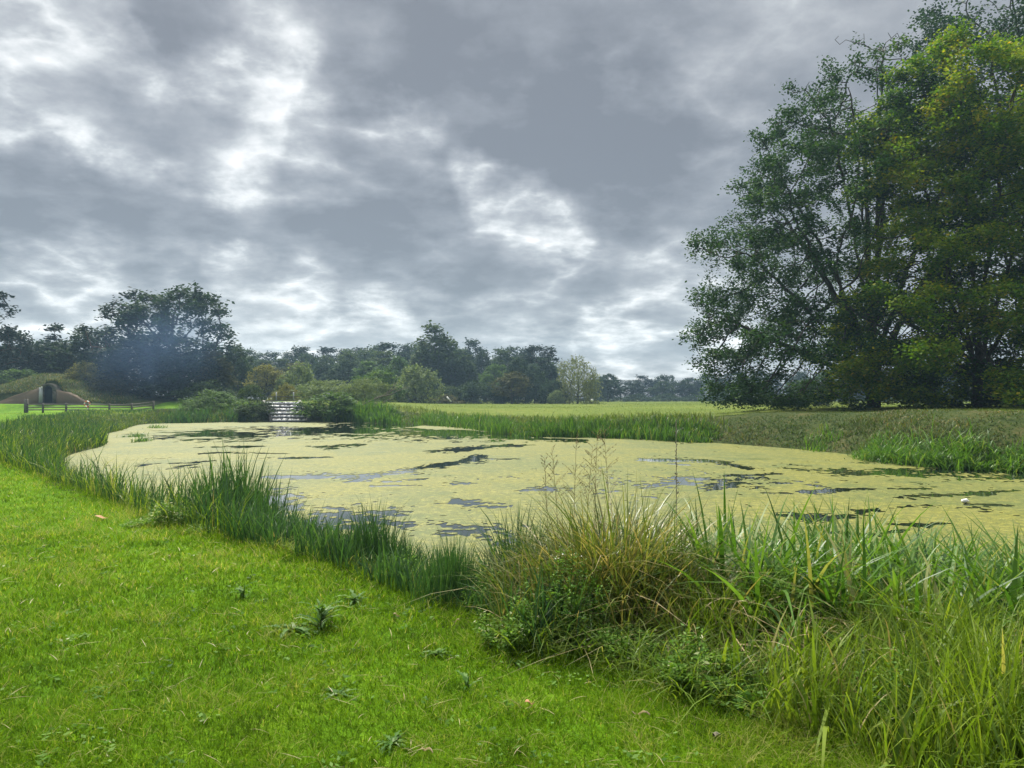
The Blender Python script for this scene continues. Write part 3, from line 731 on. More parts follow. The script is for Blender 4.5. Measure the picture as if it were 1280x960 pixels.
link('crown', bk['crown'], M['tall'], t); link('trunk', bk['trunk'], M['bark'], t)

# --- single trees and bushes one can point to: (arch, name, label, px, top py, width px, distance, leaves, bark, category)
SINGLE = [
 ('cedar', 'pine_tree', 'dark ragged pine cut by the left edge above the mound', -8, 365, 90, 112, 'blue', 'bark_pine', 'tree'),
 ('fir', 'yew_tree', 'dark spiky-topped yew just behind the ice house mound', 70, 408, 62, 118, 'blue', 'bark', 'tree'),
 ('broad3', 'broadleaf_tree', 'low dark broadleaf at left edge beneath the ragged pine', 8, 412, 84, 116, 'dark', 'bark', 'tree'),
 ('cedar', 'cedar_tree', 'blackish cedar with flat gappy boughs joined to the big spreading tree at left', 158, 364, 104, 112, 'blue', 'bark_pine', 'tree'),
 ('spread', 'spreading_tree', 'big dark spreading tree, tallest at left, its right bough hanging down', 226, 361, 122, 110, 'dark', 'bark', 'tree'),
 ('broad3', 'broadleaf_tree', 'dusky low tree filling the gap under the cedar boughs', 118, 410, 86, 114, 'dark', 'bark', 'tree'),
 ('broad2', 'broadleaf_tree', 'dark tree at the foot of the big spreading tree on its left', 178, 425, 90, 106, 'dark', 'bark', 'tree'),
 ('broad3', 'broadleaf_tree', 'dark tree under the hanging bough of the big spreading tree', 228, 436, 84, 105, 'dark', 'bark', 'tree'),
 ('broad2', 'broadleaf_tree', 'brownish green tree right of the big spreading tree', 268, 440, 48, 108, 'brown', 'bark', 'tree'),
 ('broad', 'broadleaf_tree', 'round dark tree between the brownish green tree and the yellow crown', 298, 433, 50, 124, 'dark', 'bark', 'tree'),
 ('bush2', 'shrub', 'ochre and brown shrub on the crest right of the mound', 106, 452, 56, 105, 'yellow', 'bark', 'shrub'),
 ('bush', 'shrub', 'grey-green shrub at the left edge beside the mound', 14, 462, 64, 106, 'shrub', 'bark', 'shrub'),
 ('bush2', 'shrub', 'brown-green shrub on the grassy slope under the cedar', 150, 462, 70, 104, 'brown', 'bark', 'shrub'),
 ('bush', 'shrub', 'dark shrub at the foot of the slope below the spreading tree', 208, 472, 76, 103, 'dark', 'bark', 'shrub'),
 ('bush2', 'shrub', 'dusky shrub between the slope and the cascade bushes', 258, 476, 70, 101, 'mid', 'bark', 'shrub'),
 ('park', 'yellowing_tree', 'small yellowing round tree behind the left of the cascade', 331, 456, 42, 118, 'yellow', 'bark', 'tree'),
 ('bush', 'willow_bush', 'pale dome-shaped willow behind the right of the cascade', 372, 454, 46, 116, 'pale', 'bark', 'shrub'),
 ('bush', 'shrub', 'small dark round bush left above the cascade', 312, 481, 32, 86, 'mid', 'bark', 'shrub'),
 ('bush2', 'shrub', 'yellowish shrub right behind the cascade top', 360, 480, 44, 95, 'yellow', 'bark', 'shrub'),
 ('osier', 'osier_bush', 'grey-green feathery willow scrub right of the cascade', 412, 476, 72, 90, 'pale', 'bark', 'shrub'),
 ('osier', 'osier_bush', 'taller feathery willow scrub next to the fallen branch', 460, 474, 56, 88, 'pale', 'bark', 'shrub'),
 ('bush', 'shrub', 'rounded green bush behind the feathery willow scrub', 468, 463, 62, 104, 'shrub', 'bark', 'shrub'),
 ('bush', 'willow_bush', 'large round grey-green willow at the meadow edge', 521, 458, 58, 124, 'pale', 'bark', 'shrub'),
 ('park', 'park_tree', 'small round brown-green tree on a short trunk alone in the meadow', 640, 466, 44, 138, 'brown', 'bark', 'tree'),
 ('willow', 'weeping_willow', 'pale weeping willow standing before the end of the wood', 722, 447, 54, 150, 'willow', 'bark', 'tree'),
 ('bush', 'shrub', 'small pale round bush at the left foot of the weeping willow', 694, 488, 20, 146, 'pale', 'bark', 'shrub'),
 ('bush', 'shrub', 'low dense green bush overhanging the right side of the cascade', 412, 491, 76, 76.3, 'shrub', 'bark', 'shrub'),
 ('bush2', 'shrub', 'low dark green bush at the water right of the cascade', 448, 505, 52, 78, 'mid', 'bark', 'shrub'),
 ('bush2', 'shrub', 'sprawling grey-green bramble left of the cascade', 268, 488, 76, 80, 'shrub', 'bark', 'shrub'),
 ('bush', 'shrub', 'dark green bush touching the left side of the cascade', 319, 502, 52, 76.2, 'mid', 'bark', 'shrub'),
 ('bush2', 'shrub', 'low brownish bush at the left end of the pond', 208, 511, 46, 76, 'brown', 'bark', 'shrub'),
 ('bush2', 'shrub', 'low pale green bush on the shore below the bramble', 245, 503, 50, 77, 'shrub', 'bark', 'shrub'),
 ('bush2', 'shrub', 'small yellow-green bush at the corner of pond and meadow', 492, 511, 34, 74, 'shrub', 'bark', 'shrub'),
 ('bush2', 'shrub', 'pale sallow bush at the left end of the far reed bed', 630, 521, 30, 56, 'shrub', 'bark', 'shrub'),
 ('bush', 'shrub', 'dark undergrowth bush beneath the beech on the right', 1010, 478, 60, 85, 'dark', 'bark', 'shrub'),
 ('bush', 'shrub', 'brown-green bush under the low boughs at right edge', 1262, 470, 70, 60, 'brown', 'bark', 'shrub'),
 ('broad2', 'broadleaf_tree', 'tall thin-topped tree, highest point of the wood beyond the pond', 540, 407, 62, 165, 'mid', 'bark', 'tree'),
 ('pine', 'pine_tree', 'flat-topped pine at the right end of the wood', 676, 432, 46, 178, 'blue', 'bark_pine', 'tree'),
 ('broad2', 'broadleaf_tree', 'dark tall tree closing the right end of the wood', 682, 448, 44, 172, 'dark', 'bark', 'tree'),
 ('broad', 'broadleaf_tree', 'round dark tree right of the weeping willow', 760, 468, 38, 205, 'dark', 'bark', 'tree'),
]
for a, nm, lab, px, top, wpx, D, lf, bk_, cat in SINGLE:
    tree(a, nm, lab, px, top, wpx, D, lf, bk_, None, cat, sink=.1)

# --- the wood: every tree its own
CR = np.array([(280, 436), (300, 436), (335, 440), (350, 441), (385, 435), (410, 434), (440, 433), (470, 432), (490, 425), (510, 431), (540, 424), (572, 430), (590, 424), (606, 432), (625, 434), (640, 429), (660, 434), (690, 446), (700, 474)])
k = 0
for row, (D0, drop, nn) in enumerate(((225, 0, 19), (190, 7, 16), (158, 17, 13))):
    for i in range(nn):
        px = 292 + (690 - 292) * (i + .5) / nn + trng.uniform(-7, 7)
        top = float(np.interp(px, CR[:, 0], CR[:, 1])) + drop + trng.uniform(-2, 6)
        D = D0 + trng.uniform(-12, 12); a = trng.choice(['broad', 'broad2', 'broad2', 'broad3', 'pine' if row == 0 else 'broad'])
        lf = trng.choice(['dark', 'mid', 'blue', 'mid', 'dark'] if row < 2 else ['dark', 'mid', 'mid', 'brown', 'shrub'])
        lab = ('dark tree on the skyline of the wood beyond the pond', 'dark green tree in the middle of the wood beyond the pond', 'green tree along the front edge of the wood beyond the pond')[row]
        tree(a, 'woodland_tree', lab, px, top, trng.uniform(34, 50), D, lf, 'bark', 'trees of the wood beyond the pond')
# undergrowth trees at the wood's foot
for i in range(12):
    px = 480 + 215 * (i + .5) / 12 + trng.uniform(-6, 6)
    tree('bush', 'woodland_shrub', 'dark shrub along the shaded foot of the wood by the meadow', px, 480 + trng.uniform(-6, 8), trng.uniform(24, 36), 150 + trng.uniform(-4, 4), trng.choice(['dark', 'mid', 'dark']), 'bark', 'shrubs at the foot of the wood', 'shrub')
# the far tree line on the right
CR2 = np.array([(735, 474), (760, 469), (780, 477), (802, 471), (815, 474), (830, 470), (845, 466), (860, 470), (900, 466), (960, 464), (1100, 462), (1290, 460)])
for row, (D0, drop, nn) in enumerate(((262, 0, 20), (236, 4, 16))):
    for i in range(nn):
        px = 735 + (1300 - 735) * (i + .5) / nn + trng.uniform(-6, 6)
        top = float(np.interp(px, CR2[:, 0], CR2[:, 1])) + drop + trng.uniform(-1.5, 3)
        a = trng.choice(['broad', 'broad2', 'pine', 'broad3'])
        tree(a, 'distant_tree', 'small dark tree in the far tree line beyond the meadow', px, top, trng.uniform(26, 40), D0 + trng.uniform(-8, 8), trng.choice(['blue', 'dark', 'dark']), 'bark', 'far tree line beyond the meadow')
for i in range(16):
    px = 700 + (1300 - 700) * (i + .5) / 16 + trng.uniform(-8, 8)
    tree('bush2', 'distant_shrub', 'low dark shrub at the foot of the far tree line', px, 492 + trng.uniform(-3, 3), trng.uniform(36, 52), 226 + trng.uniform(-4, 4), 'dark', 'bark', 'shrubs below the far tree line', 'shrub')
# trees behind the left group
for i, px in enumerate((-60, -25, 20, 50, 92, 130, 262, 285)):
    tree(('broad', 'broad2', 'broad3')[i % 3], 'background_tree', 'dark tree in the dense belt behind the mound', px, 432 + trng.uniform(-8, 8), trng.uniform(52, 70), 142 + trng.uniform(-6, 6), 'dark', 'bark', 'tree belt behind the mound')

# ------------------------------------------------------------------ blades
def blades(rng, base, h, w, lean=.15, bend=.35, droop=.0, segs=4, tint=.5, tsd=.15, az=None, twist=1.0):
    n = len(base); az = rng.uniform(0, 2 * np.pi, n) if az is None else az
    h = np.broadcast_to(np.asarray(h, float), (n,)); w = np.broadcast_to(np.asarray(w, float), (n,))
    lean = np.abs(rng.normal(lean, .5 * np.maximum(lean, .05), n)); bd = np.abs(rng.normal(bend, .6 * np.maximum(bend, .02), n)); dr = np.abs(rng.normal(0, 1, n)) * np.asarray(droop)
    t = np.linspace(0, 1, segs + 1)[None]
    hor = h[:, None] * (lean[:, None] * t + bd[:, None] * t ** 2.2 + dr[:, None] * .5 * t ** 3)
    ver = h[:, None] * (t * (1 - .25 * lean[:, None]) - .35 * bd[:, None] * t ** 2.4 - dr[:, None] * .62 * t ** 3.2)
    C = np.stack([base[:, 0, None] + np.cos(az)[:, None] * hor, base[:, 1, None] + np.sin(az)[:, None] * hor, base[:, 2, None] + ver], 2)
    sa = az + np.pi / 2 + rng.normal(0, .5 * twist, n)
    prof = (.55 + .45 * np.minimum(t * 3, 1)) * np.clip(1 - t ** 2.6, .02, 1)
    sd_ = np.stack([np.cos(sa), np.sin(sa), np.zeros(n)], 1)[:, None] * (w[:, None] * .5 * prof)[:, :, None]
    V = np.stack([C - sd_, C + sd_], 2).reshape(-1, 3)
    s = np.arange(segs); q = np.stack([2 * s, 2 * s + 1, 2 * s + 3, 2 * s + 2], 1)[None] + (np.arange(n) * (2 * segs + 2))[:, None, None]
    tn = np.broadcast_to(np.asarray(tint, float), (n,)) + rng.normal(0, tsd, n)
    return V, q.reshape(-1, 4), np.repeat(tn, segs)
class Grass:
    def __init__(s): s.V = []; s.F = []; s.T = []; s.n = 0
    def add(s, V, q, t): s.V.append(V); s.F.append(q + s.n); s.T.append(t); s.n += len(V); return s
    def build(s, name, m, parent=None, origin=None):
        V = np.concatenate(s.V); 
        if origin is not None: V = V - np.array(origin)
        fs = s.F; ks = sorted(set(f.shape[1] for f in fs))
        me = build_mesh(name, V, [np.concatenate([f for f in fs if f.shape[1] == k]) for k in ks], np.concatenate([np.concatenate([t for f, t in zip(fs, s.T) if f.shape[1] == k]) for k in ks]))
        o = link(name, me, m, parent)
        if origin is not None and parent is None: o.location = origin
        return o
def ground_pts(x, y, dz=-.02):
    return np.stack([x, y, terrain(x, y) + dz], 1)
def pxof(x, y): return HX + F * x / y

# --- lawn
rng = np.random.default_rng(100)
N = 620000
D = np.exp(rng.uniform(np.log(2.0), np.log(92), N)); x = rng.uniform(-.80, .5, N) * D
ld = lawn_dist(x, D)
k = (ld > -.25 - .15 * rng.uniform(0, 1, N)) & (x < 2.4)
x, D, ld = x[k], D[k], ld[k]
patch = fbm(x * 1.1, D * 1.1, 5); patch2 = fbm(x * 5, D * 5, 9, 3); stripe = np.exp(-((ld - 5.2 - .8 * (fbm(D * .3, D * 0, 4) - .5)) / .35) ** 2) * (D > 5)
h = (.022 + .030 * patch + .05 * np.maximum(patch2 - .45, 0)) * rng.uniform(.5, 1.5, len(x)) * (1 + .25 * np.minimum(D / 20, 1)); h = np.where(ld < .5, h * (1.0 + 1.2 * (0.5 - ld)), h)
wd = np.clip(.0026 * (D / 2.8), .0024, .02) * rng.uniform(.7, 1.3, len(x))
P = ground_pts(x, D, -.004); n = len(x)
az = rng.uniform(0, 6.28, n); lean = rng.uniform(.3, 2.2, n)
sa = az + np.pi / 2; sd_ = np.stack([np.cos(sa), np.sin(sa), np.zeros(n)], 1) * wd[:, None] * .5
tip = P + np.stack([np.cos(az) * lean * h, np.sin(az) * lean * h, h], 1)
mid = P + np.stack([np.cos(az) * lean * h * .35, np.sin(az) * lean * h * .35, h * .62], 1)
nearm = D < 9
spots = np.clip((fbm(x * 3.1, D * 3.1, 19, 3) - .66) * 6, 0, 1)
tn = .08 + .5 * patch + .34 * fbm(x * .35, D * .35, 15, 3) + .7 * (patch2 - .5) + rng.normal(0, .24, n) + .28 * stripe - .5 * spots
tn = np.where(rng.uniform(0, 1, n) < .035, .97, tn)
G_ = Grass()
i1 = nearm; V = np.stack([P[i1] - sd_[i1], P[i1] + sd_[i1], mid[i1] + sd_[i1] * .8, mid[i1] - sd_[i1] * .8, tip[i1]], 1).reshape(-1, 3); kk = i1.sum(); b5 = (np.arange(kk) * 5)[:, None]
V0 = V; Fq = b5 + np.array([[0, 1, 2, 3]]); Ft = b5 + np.array([[3, 2, 4]])
i2 = ~nearm; V = np.stack([P[i2] - sd_[i2], P[i2] + sd_[i2], tip[i2]], 1).reshape(-1, 3); Ft2 = (np.arange(i2.sum()) * 3)[:, None] + np.array([[0, 1, 2]]) + len(V0)
me = build_mesh('lawn_grass', np.concatenate([V0, V]), [Fq, np.concatenate([Ft, Ft2])], np.concatenate([tn[i1], tn[i1], tn[i2]]))
tag(link('lawn_grass', me, M['lawnblade']), 'short bright green mown grass of the near lawn', 'grass', kind='stuff')

# --- far lawn, slope and meadow grass
N = 110000
D = np.exp(rng.uniform(np.log(28), np.log(215), N)); x = rng.uniform(-.75, .75, N) * D
sd0 = pond_sd(x, D); ld = lawn_dist(x, D)
k = (sd0 > 3.5) & (ld < 0) & ~((x < -20) & (D > 74) & (D < 88) & (x > -38))
x, D = x[k], D[k]; P = ground_pts(x, D)
left = (x < -25) & (D < 125)
V, q, t = blades(rng, P[~left], .10 * rng.uniform(.6, 1.6, (~left).sum()), np.clip(.0011 * D[~left], .03, .2), .3, .2, 0, 1, .3 + .5 * fbm(x[~left] * .08, D[~left] * .08, 6), .12)
tag(Grass().add(V, q, t).build('meadow_grass', M['meadowblade']), 'pale yellow-green grass of the meadow across the pond', 'grass', kind='stuff')
V, q, t = blades(rng, P[left], .09 * rng.uniform(.6, 1.6, left.sum()), np.clip(.0011 * D[left], .03, .2), .3, .2, 0, 1, .2 + .5 * fbm(x[left] * .2, D[left] * .2, 6), .12)
G_ = Grass().add(V, q, t)
tag(G_.build('slope_grass', M['meadowblade']), 'green grass on the slope beside the mound', 'grass', kind='stuff')
# rough grass on top of the mound
n = 12000; x = rng.uniform(-76, -50, n); D = 95.7 + 11 * rng.uniform(0, 1, n) ** 1.7; P = ground_pts(x, D)
V, q, t = blades(rng, P, .45 * rng.uniform(.5, 1.4, n), .07, .3, .4, .3, 2, .45, .25)
tag(Grass().add(V, q, t).build('mound_grass', M['rough']), 'long rough grass over the ice house mound', 'grass', kind='stuff')

# --- right and far banks: rough brownish grass
def region(n, xr, yr, cond):
    X, Y = [], []; tot = 0
    while tot < n:
        x = rng.uniform(*xr, n * 3); y = rng.uniform(*yr, n * 3); k = cond(x, y); X.append(x[k]); Y.append(y[k]); tot += k.sum()
        if k.sum() == 0: break
    return np.concatenate(X)[:n], np.concatenate(Y)[:n]
x, y = region(26000, (7, 34), (20, 52), lambda x, y: (lambda d: (d > .0) & (d < 6.5))(pond_sd(x, y)))
P = ground_pts(x, y); hh = (.10 + .85 * np.maximum(fbm(x * .5, y * .5, 3) - .25, 0)) * rng.uniform(.5, 1.3, len(x)) * (.85 - .6 * ss(1.2, 4, pond_sd(x, y)))
V, q, t = blades(rng, P, hh, np.where(rng.uniform(0, 1, len(x)) < .5, .03, .05), .3, .4, .4, 2, -.12 + .95 * fbm(x * .35, y * .35, 13), .2)
tag(Grass().add(V, q, t).build('bank_grass', M['rough']), 'rough brownish grass on the far right bank under the great trees', 'grass', kind='stuff')
x, y = region(12000, (-36, 12), (40, 82), lambda x, y: (lambda d: (d > -.1) & (d < 5.5))(pond_sd(x, y)) & (lawn_dist(x, y) < 0) & ~((x > -27.5) & (x < -19.5) & (y > 72)))
P = ground_pts(x, y)
V, q, t = blades(rng, P, .5 * rng.uniform(.4, 1.5, len(x)), .06, .25, .3, .3, 2, .35, .22)
tag(Grass().add(V, q, t).build('shore_grass', M['meadowblade']), 'rough green grass along the far shore below the meadow', 'grass', kind='stuff')

def reed_patch(n, xr, yr, cond, h, w, m, name, label, ends=None, lean=.10, bend=.2, droop=.15, segs=4, tint=.4, tsd=.2, kind=None, cat='reeds'):
    x, y = region(n, xr, yr, lambda x, y: cond(x + rng.normal(0, .35, len(x)), y) & (fbm(x * .9, y * .9, 45) + rng.normal(0, .10, len(x)) > .36)); P = ground_pts(x, y, -.05); P[:, 2] = np.maximum(P[:, 2], -.15)
    hh = h * rng.uniform(.55, 1.15, len(x)) * (.15 + .8 * fbm(x * 1.2, y * 1.2, 33) + .95 * fbm(x * .4, y * .4, 34))
    if ends: p_ = pxof(x, y); e_ = (ends[1] - ends[0]) * .22; hh = hh * (.35 + .65 * ss(ends[0], ends[0] + e_, p_) * (1 - ss(ends[1] - e_, ends[1], p_)))
    V, q, t = blades(rng, P, hh, w * rng.uniform(.6, 1.3, len(x)), lean, bend, droop, segs, tint, tsd)
    c = (float(x.mean()), float(y.mean()), float(P[:, 2].min()))
    return tag(Grass().add(V, q, t).build(name, m, origin=c), label, cat, kind=kind)
# far reed beds
reed_patch(6500, (0, 12), (40, 60), lambda x, y: (lambda d, p: (d > -.9) & (d < 1.2) & (p > 644) & (p < 890))(pond_sd(x, y), pxof(x, y)), 1.15, .05, M['iris'], 'reed_bed', 'long bed of tall green reeds between the pond and the meadow', (640, 905), tint=.42, tsd=.28)
reed_patch(3000, (-12, 1), (50, 75), lambda x, y: (lambda d, p: (d > -.7) & (d < 1.6) & (p > 515) & (p < 645))(pond_sd(x, y), pxof(x, y)), 1.05, .06, M['iris'], 'reed_bed', 'low green reed bed in the far corner left of the long reeds', (505, 650), tint=.5)
reed_patch(2400, (-22, -10), (68, 80), lambda x, y: (lambda d, p: (d > -.9) & (d < 2.0) & (p > 408) & (p < 500))(pond_sd(x, y), pxof(x, y)), 1.7, .07, M['iris'], 'reed_bed', 'green reeds in the water in front of the cascade bushes', (400, 505), tint=.45)
reed_patch(1100, (-36, -24), (66, 80), lambda x, y: (lambda d, p: (d > -.6) & (d < 2.5) & (p > 195) & (p < 326))(pond_sd(x, y), pxof(x, y)), .95, .07, M['bluereed'], 'reed_bed', 'blue-green reeds on the shore left of the cascade', (190, 330), tint=.5)
reed_patch(3800, (11, 24), (19, 36), lambda x, y: (lambda d, p: (d > -.8) & (d < .35) & (p > 1075) & (p < 1330))(pond_sd(x, y), pxof(x, y)), 1.05, .045, M['iris'], 'reed_bed', 'broad green reed clump at the waterline beneath the yellow-green tree', (1040, 1420), lean=.14, bend=.35, droop=.5, tint=.55)
reed_patch(260, (11, 15), (26, 38), lambda x, y: (lambda d, p: (d > -.2) & (d < .9) & (p > 1008) & (p < 1036))(pond_sd(x, y), pxof(x, y)), .5, .04, M['iris'], 'reed_bed', 'small green reed tuft on the brown bank left of the broad reed clump', tint=.6)
for (px0, px1, py) in ((160, 182, 546), (186, 208, 535), (172, 182, 552)):
    Dm = F * EYE / (py - HY); xm = ((px0 + px1) / 2 - HX) / F * Dm; r = (px1 - px0) / 2 / F * Dm
    x = xm + rng.normal(0, r * .6, 90); y = Dm + rng.normal(0, .5, 90); P = np.stack([x, y, np.full(90, -.05)], 1)
    V, q, t = blades(rng, P, .42 * rng.uniform(.5, 1.3, 90), .05, .2, .4, .4, 3, .5, .2)
    tag(Grass().add(V, q, t).build('reed_tuft', M['iris'], origin=(xm, Dm, -.05)), {546: 'middle sized reed tuft standing alone in the weed near the left shore', 535: 'farthest reed tuft in the weed by the left end of the pond', 552: 'tiniest reed tuft in the weed near the left shore'}[py], 'reeds')

# --- near left belt (reeds and tall grasses, uncountable)
def nb(x, y, lo, hi, s0=0.0, s1=1.0):
    d = pond_sd(x, y); l = -lawn_dist(x, y); p = pxof(x, y); s = l / np.maximum(l + d, .01)
    return (y > 1.5) & (d > -.35) & (l > -.15) & (p > lo) & (p < hi) & (s >= s0) & (s <= s1)
x, y = region(30000, (-48, -1), (8, 84), lambda x, y: nb(x, y, -60, 300) & (rng.uniform(0, 1, len(x)) < np.clip(14 / y, .12, 1)))
P = ground_pts(x, y); sc_ = np.clip(y / 14, 1, 3.2)
hb = .74 * (.6 + .8 * fbm(x * .7, y * .7, 51)) * rng.uniform(.55, 1.2, len(x)) * (1 - .55 * ss(38, 70, y))
kk = rng.uniform(0, 1, len(x)) < (.45 + .7 * (fbm(x * .35, y * .35, 52) - .5)); G_ = Grass()
V, q, t = blades(rng, P[kk], hb[kk] * 1.1, .016 * sc_[kk], .12, .2, .1, 3, .35, .2); tag(Grass().add(V, q, t).build('bank_reeds', M['bluereed']), 'blue-green reeds and rushes of the left bank belt', 'reeds', kind='stuff')
V, q, t = blades(rng, P[~kk], hb[~kk] * .95, .012 * sc_[~kk], .2, .35, .2, 3, .45 + .4 * (fbm(x[~kk] * .5, y[~kk] * .5, 53) - .4), .22); tag(Grass().add(V, q, t).build('bank_tall_grass', M['fine']), 'yellow-green tall grasses mixed through the left bank belt', 'grass', kind='stuff')

# middle strip 300..700 px
x, y = region(7600, (-6, 2), (4.4, 14), lambda x, y: nb(x, y, 290, 720, .02, 1.0))
P = ground_pts(x, y); s_ = fbm(x * 1.7, y * 1.7, 61)
hb = (.14 + .56 * s_) * rng.uniform(.5, 1.25, len(x)) * (1 - .25 * ss(350, 480, pxof(x, y)) * (1 - ss(640, 690, pxof(x, y)))); kk = s_ + rng.normal(0, .08, len(x)) > .5
V, q, t = blades(rng, P[kk], hb[kk] * 1.12, .014, .14, .22, .12, 4, .4, .22); tag(Grass().add(V, q, t).build('strip_reeds', M['bluereed']), 'blue-green reeds of the middle bank strip with water showing through', 'reeds', kind='stuff')
V, q, t = blades(rng, P[~kk], hb[~kk] * .8, .007, .25, .4, .3, 4, .55, .25); tag(Grass().add(V, q, t).build('strip_grass', M['fine']), 'thin yellow-green grasses at the foot of the middle bank strip', 'grass', kind='stuff')

def clump(name, label, cat, px, D, n, rx, ry, h, w, m, lean=.15, bend=.3, droop=.2, segs=5, tint=.45, tsd=.2, outward=.0, extra=None):
    cx = (px - HX) / F * D; x = cx + np.clip(rng.normal(0, rx, n), -2 * rx, 2 * rx); y = D + np.clip(rng.normal(0, ry, n), -2 * ry, 2 * ry); P = ground_pts(x, y)
    az = None
    if outward: az = np.arctan2(y - D, x - cx) + rng.normal(0, 1.0 / outward, n)
    edge = np.clip(1.15 - .3 * (((x - cx) / rx) ** 2 + ((y - D) / ry) ** 2) ** .5, .5, 1.2)
    V, q, t = blades(rng, P, h * edge * rng.uniform(.5, 1.12, n), w * rng.uniform(.6, 1.3, n), lean, bend, droop, segs, tint, tsd, az)
    g = Grass().add(V, q, t)
    if extra: extra(g, cx, D)
    return tag(g.build(name, m, origin=(cx, D, float(P[:, 2].mean()))), label, cat)
# tall dark clump, left
clump('reed_clump', 'tallest dark blue-green reed clump rising out of the left bank belt', 'reeds', 305, 11.0, 900, .36, .5, 1.62, .026, M['bluereed'], .08, .12, .06, 5, .35, .2)
clump('reed_clump', 'dark reed shoulder just right of the tallest left reed clump', 'reeds', 345, 10.5, 480, .32, .5, 1.22, .022, M['bluereed'], .10, .15, .06, 5, .35, .2)
clump('rush_clump', 'dense fine dark rush clump in the strip beside the pale open water', 'rushes', 470, 7.9, 800, .22, .3, .80, .010, M['bluereed'], .12, .15, .05, 4, .25, .15)
clump('rush_clump', 'upright fine blue-green rush tuft in front at lawn edge, left of the leafy weeds', 'rushes', 566, 6.2, 900, .15, .2, .66, .007, M['bluereed'], .12, .12, .03, 4, .35, .14)
clump('reed_clump', 'sparse upright reeds standing before the grey open water', 'reeds', 405, 9.3, 160, .35, .35, .85, .02, M['bluereed'], .14, .25, .1, 5, .3, .15)
clump('reed_clump', 'dark green reed leaves left of the brown sedge tussock', 'reeds', 655, 6.6, 420, .22, .35, .98, .018, M['bluereed'], .14, .2, .08, 5, .3, .18)
# tussock
clump('sedge_tussock', 'big brown and green arching sedge tussock in the middle of the near bank', 'sedge', 775, 5.9, 3300, .46, .45, 1.30, .014, M['sedge'], .15, .28, .3, 6, .48, .26, .8)
clump('sedge_tussock', 'collapsed pale sedge heap with dead straw leaves right of the brown tussock', 'sedge', 905, 5.6, 1900, .42, .42, 1.0, .014, M['sedge'], .35, .6, .9, 7, .55, .28, .8)
clump('sedge_tussock', 'low tangle of dead straw sedge above the lawn edge', 'sedge', 985, 4.7, 900, .30, .30, .55, .009, M['sedge'], .5, .7, .6, 5, .75, .22, .6)
# broad leaved reeds on the right
x, y = region(6200, (1.5, 14), (4.4, 10), lambda x, y: nb(x, y, 870, 1420, .34, 1.0))
P = ground_pts(x, y, -.04); hb = 1.30 * rng.uniform(.5, 1.1, len(x)) * (.55 + .75 * fbm(x * 1.3, y * 1.3, 71))
V, q, t = blades(rng, P, hb, .036 * rng.uniform(.6, 1.3, len(x)), .16, .32, np.where(rng.uniform(0, 1, len(x)) < .55, 1.0, .12), 8, .58, .24)
c0 = (float(x.mean()), float(y.mean()), 0.0)
tag(Grass().add(V, q, t).build('broad_reeds', M['iris'], origin=c0), 'broad-leaved glossy green reeds filling the bank at right', 'reeds')
# fine grass in front, right
x, y = region(10500, (.6, 6.5), (2.2, 6.2), lambda x, y: nb(x, y, 845, 1500, .03, .48) & (fbm(x * 2.6, y * 2.6, 87) + rng.normal(0, .07, len(x)) > .40))
P = ground_pts(x, y); bb_ = fbm(x * 1.5, y * 1.5, 81)
hb = (.22 + .80 * bb_) * rng.uniform(.5, 1.2, len(x)) * np.clip(.45 + -lawn_dist(x, y) / 1.1, .45, 1.05)
V, q, t = blades(rng, P, hb, np.where(rng.uniform(0, 1, len(x)) < .3, .019, .0085) * rng.uniform(.5, 1.4, len(x)), .14, .22, np.where(rng.uniform(0, 1, len(x)) < .3, .6, .1), 5, .32 + .4 * (bb_ - .4) + .45 * (rng.uniform(0, 1, len(x)) < .06), .17)
c0 = (float(x.mean()), float(y.mean()), 0.6)
tag(Grass().add(V, q, t).build('fine_grass', M['fine'], origin=c0), 'fine yellow-green bank grass at the lower right corner', 'grass', kind='stuff')
# filler under the tussocks
x, y = region(9000, (-.4, 3.5), (4.0, 8.5), lambda x, y: nb(x, y, 640, 1000, .0, 1.0))
P = ground_pts(x, y); hb = .38 * rng.uniform(.4, 1.3, len(x))
V, q, t = blades(rng, P, hb, .009, .3, .45, .4, 4, .35, .25)
tag(Grass().add(V, q, t).build('under_grass', M['fine']), 'short mixed grass under the sedge tussocks', 'grass', kind='stuff')
x, y = region(1300, (-1, 7), (3.2, 10), lambda x, y: nb(x, y, 620, 1420, .14, .9))
P = ground_pts(x, y, 0); P[:, 2] += rng.uniform(0, .35, len(x))
V, q, t = blades(rng, P, rng.uniform(.15, .42, len(x)), .009 * rng.uniform(.5, 1.6, len(x)), .45, .7, rng.uniform(.2, 1.2, len(x)), 5, .7, .3)
tag(Grass().add(V, q, t).build('dead_blades', M['straw']), 'bent dead straw-coloured blades tangled through the near bank', 'dead grass', kind='stuff')
# upright single plants
clump('iris_shoot', 'pair of stiff upright sword leaves rising above the right reeds', 'reeds', 910, 6.9, 5, .06, .05, 1.42, .035, M['iris'], .05, .06, 0, 5, .4, .1)
clump('iris_shoot', 'second sword-leaf tuft standing above the reeds left of centre right', 'reeds', 985, 6.9, 7, .10, .06, 1.30, .034, M['iris'], .08, .1, 0, 5, .4, .1)
clump('iris_shoot', 'upright leaf tuft breaking the reed top near the right edge', 'reeds', 1222, 7.0, 14, .2, .1, 1.25, .03, M['iris'], .12, .15, 0, 5, .45, .1)

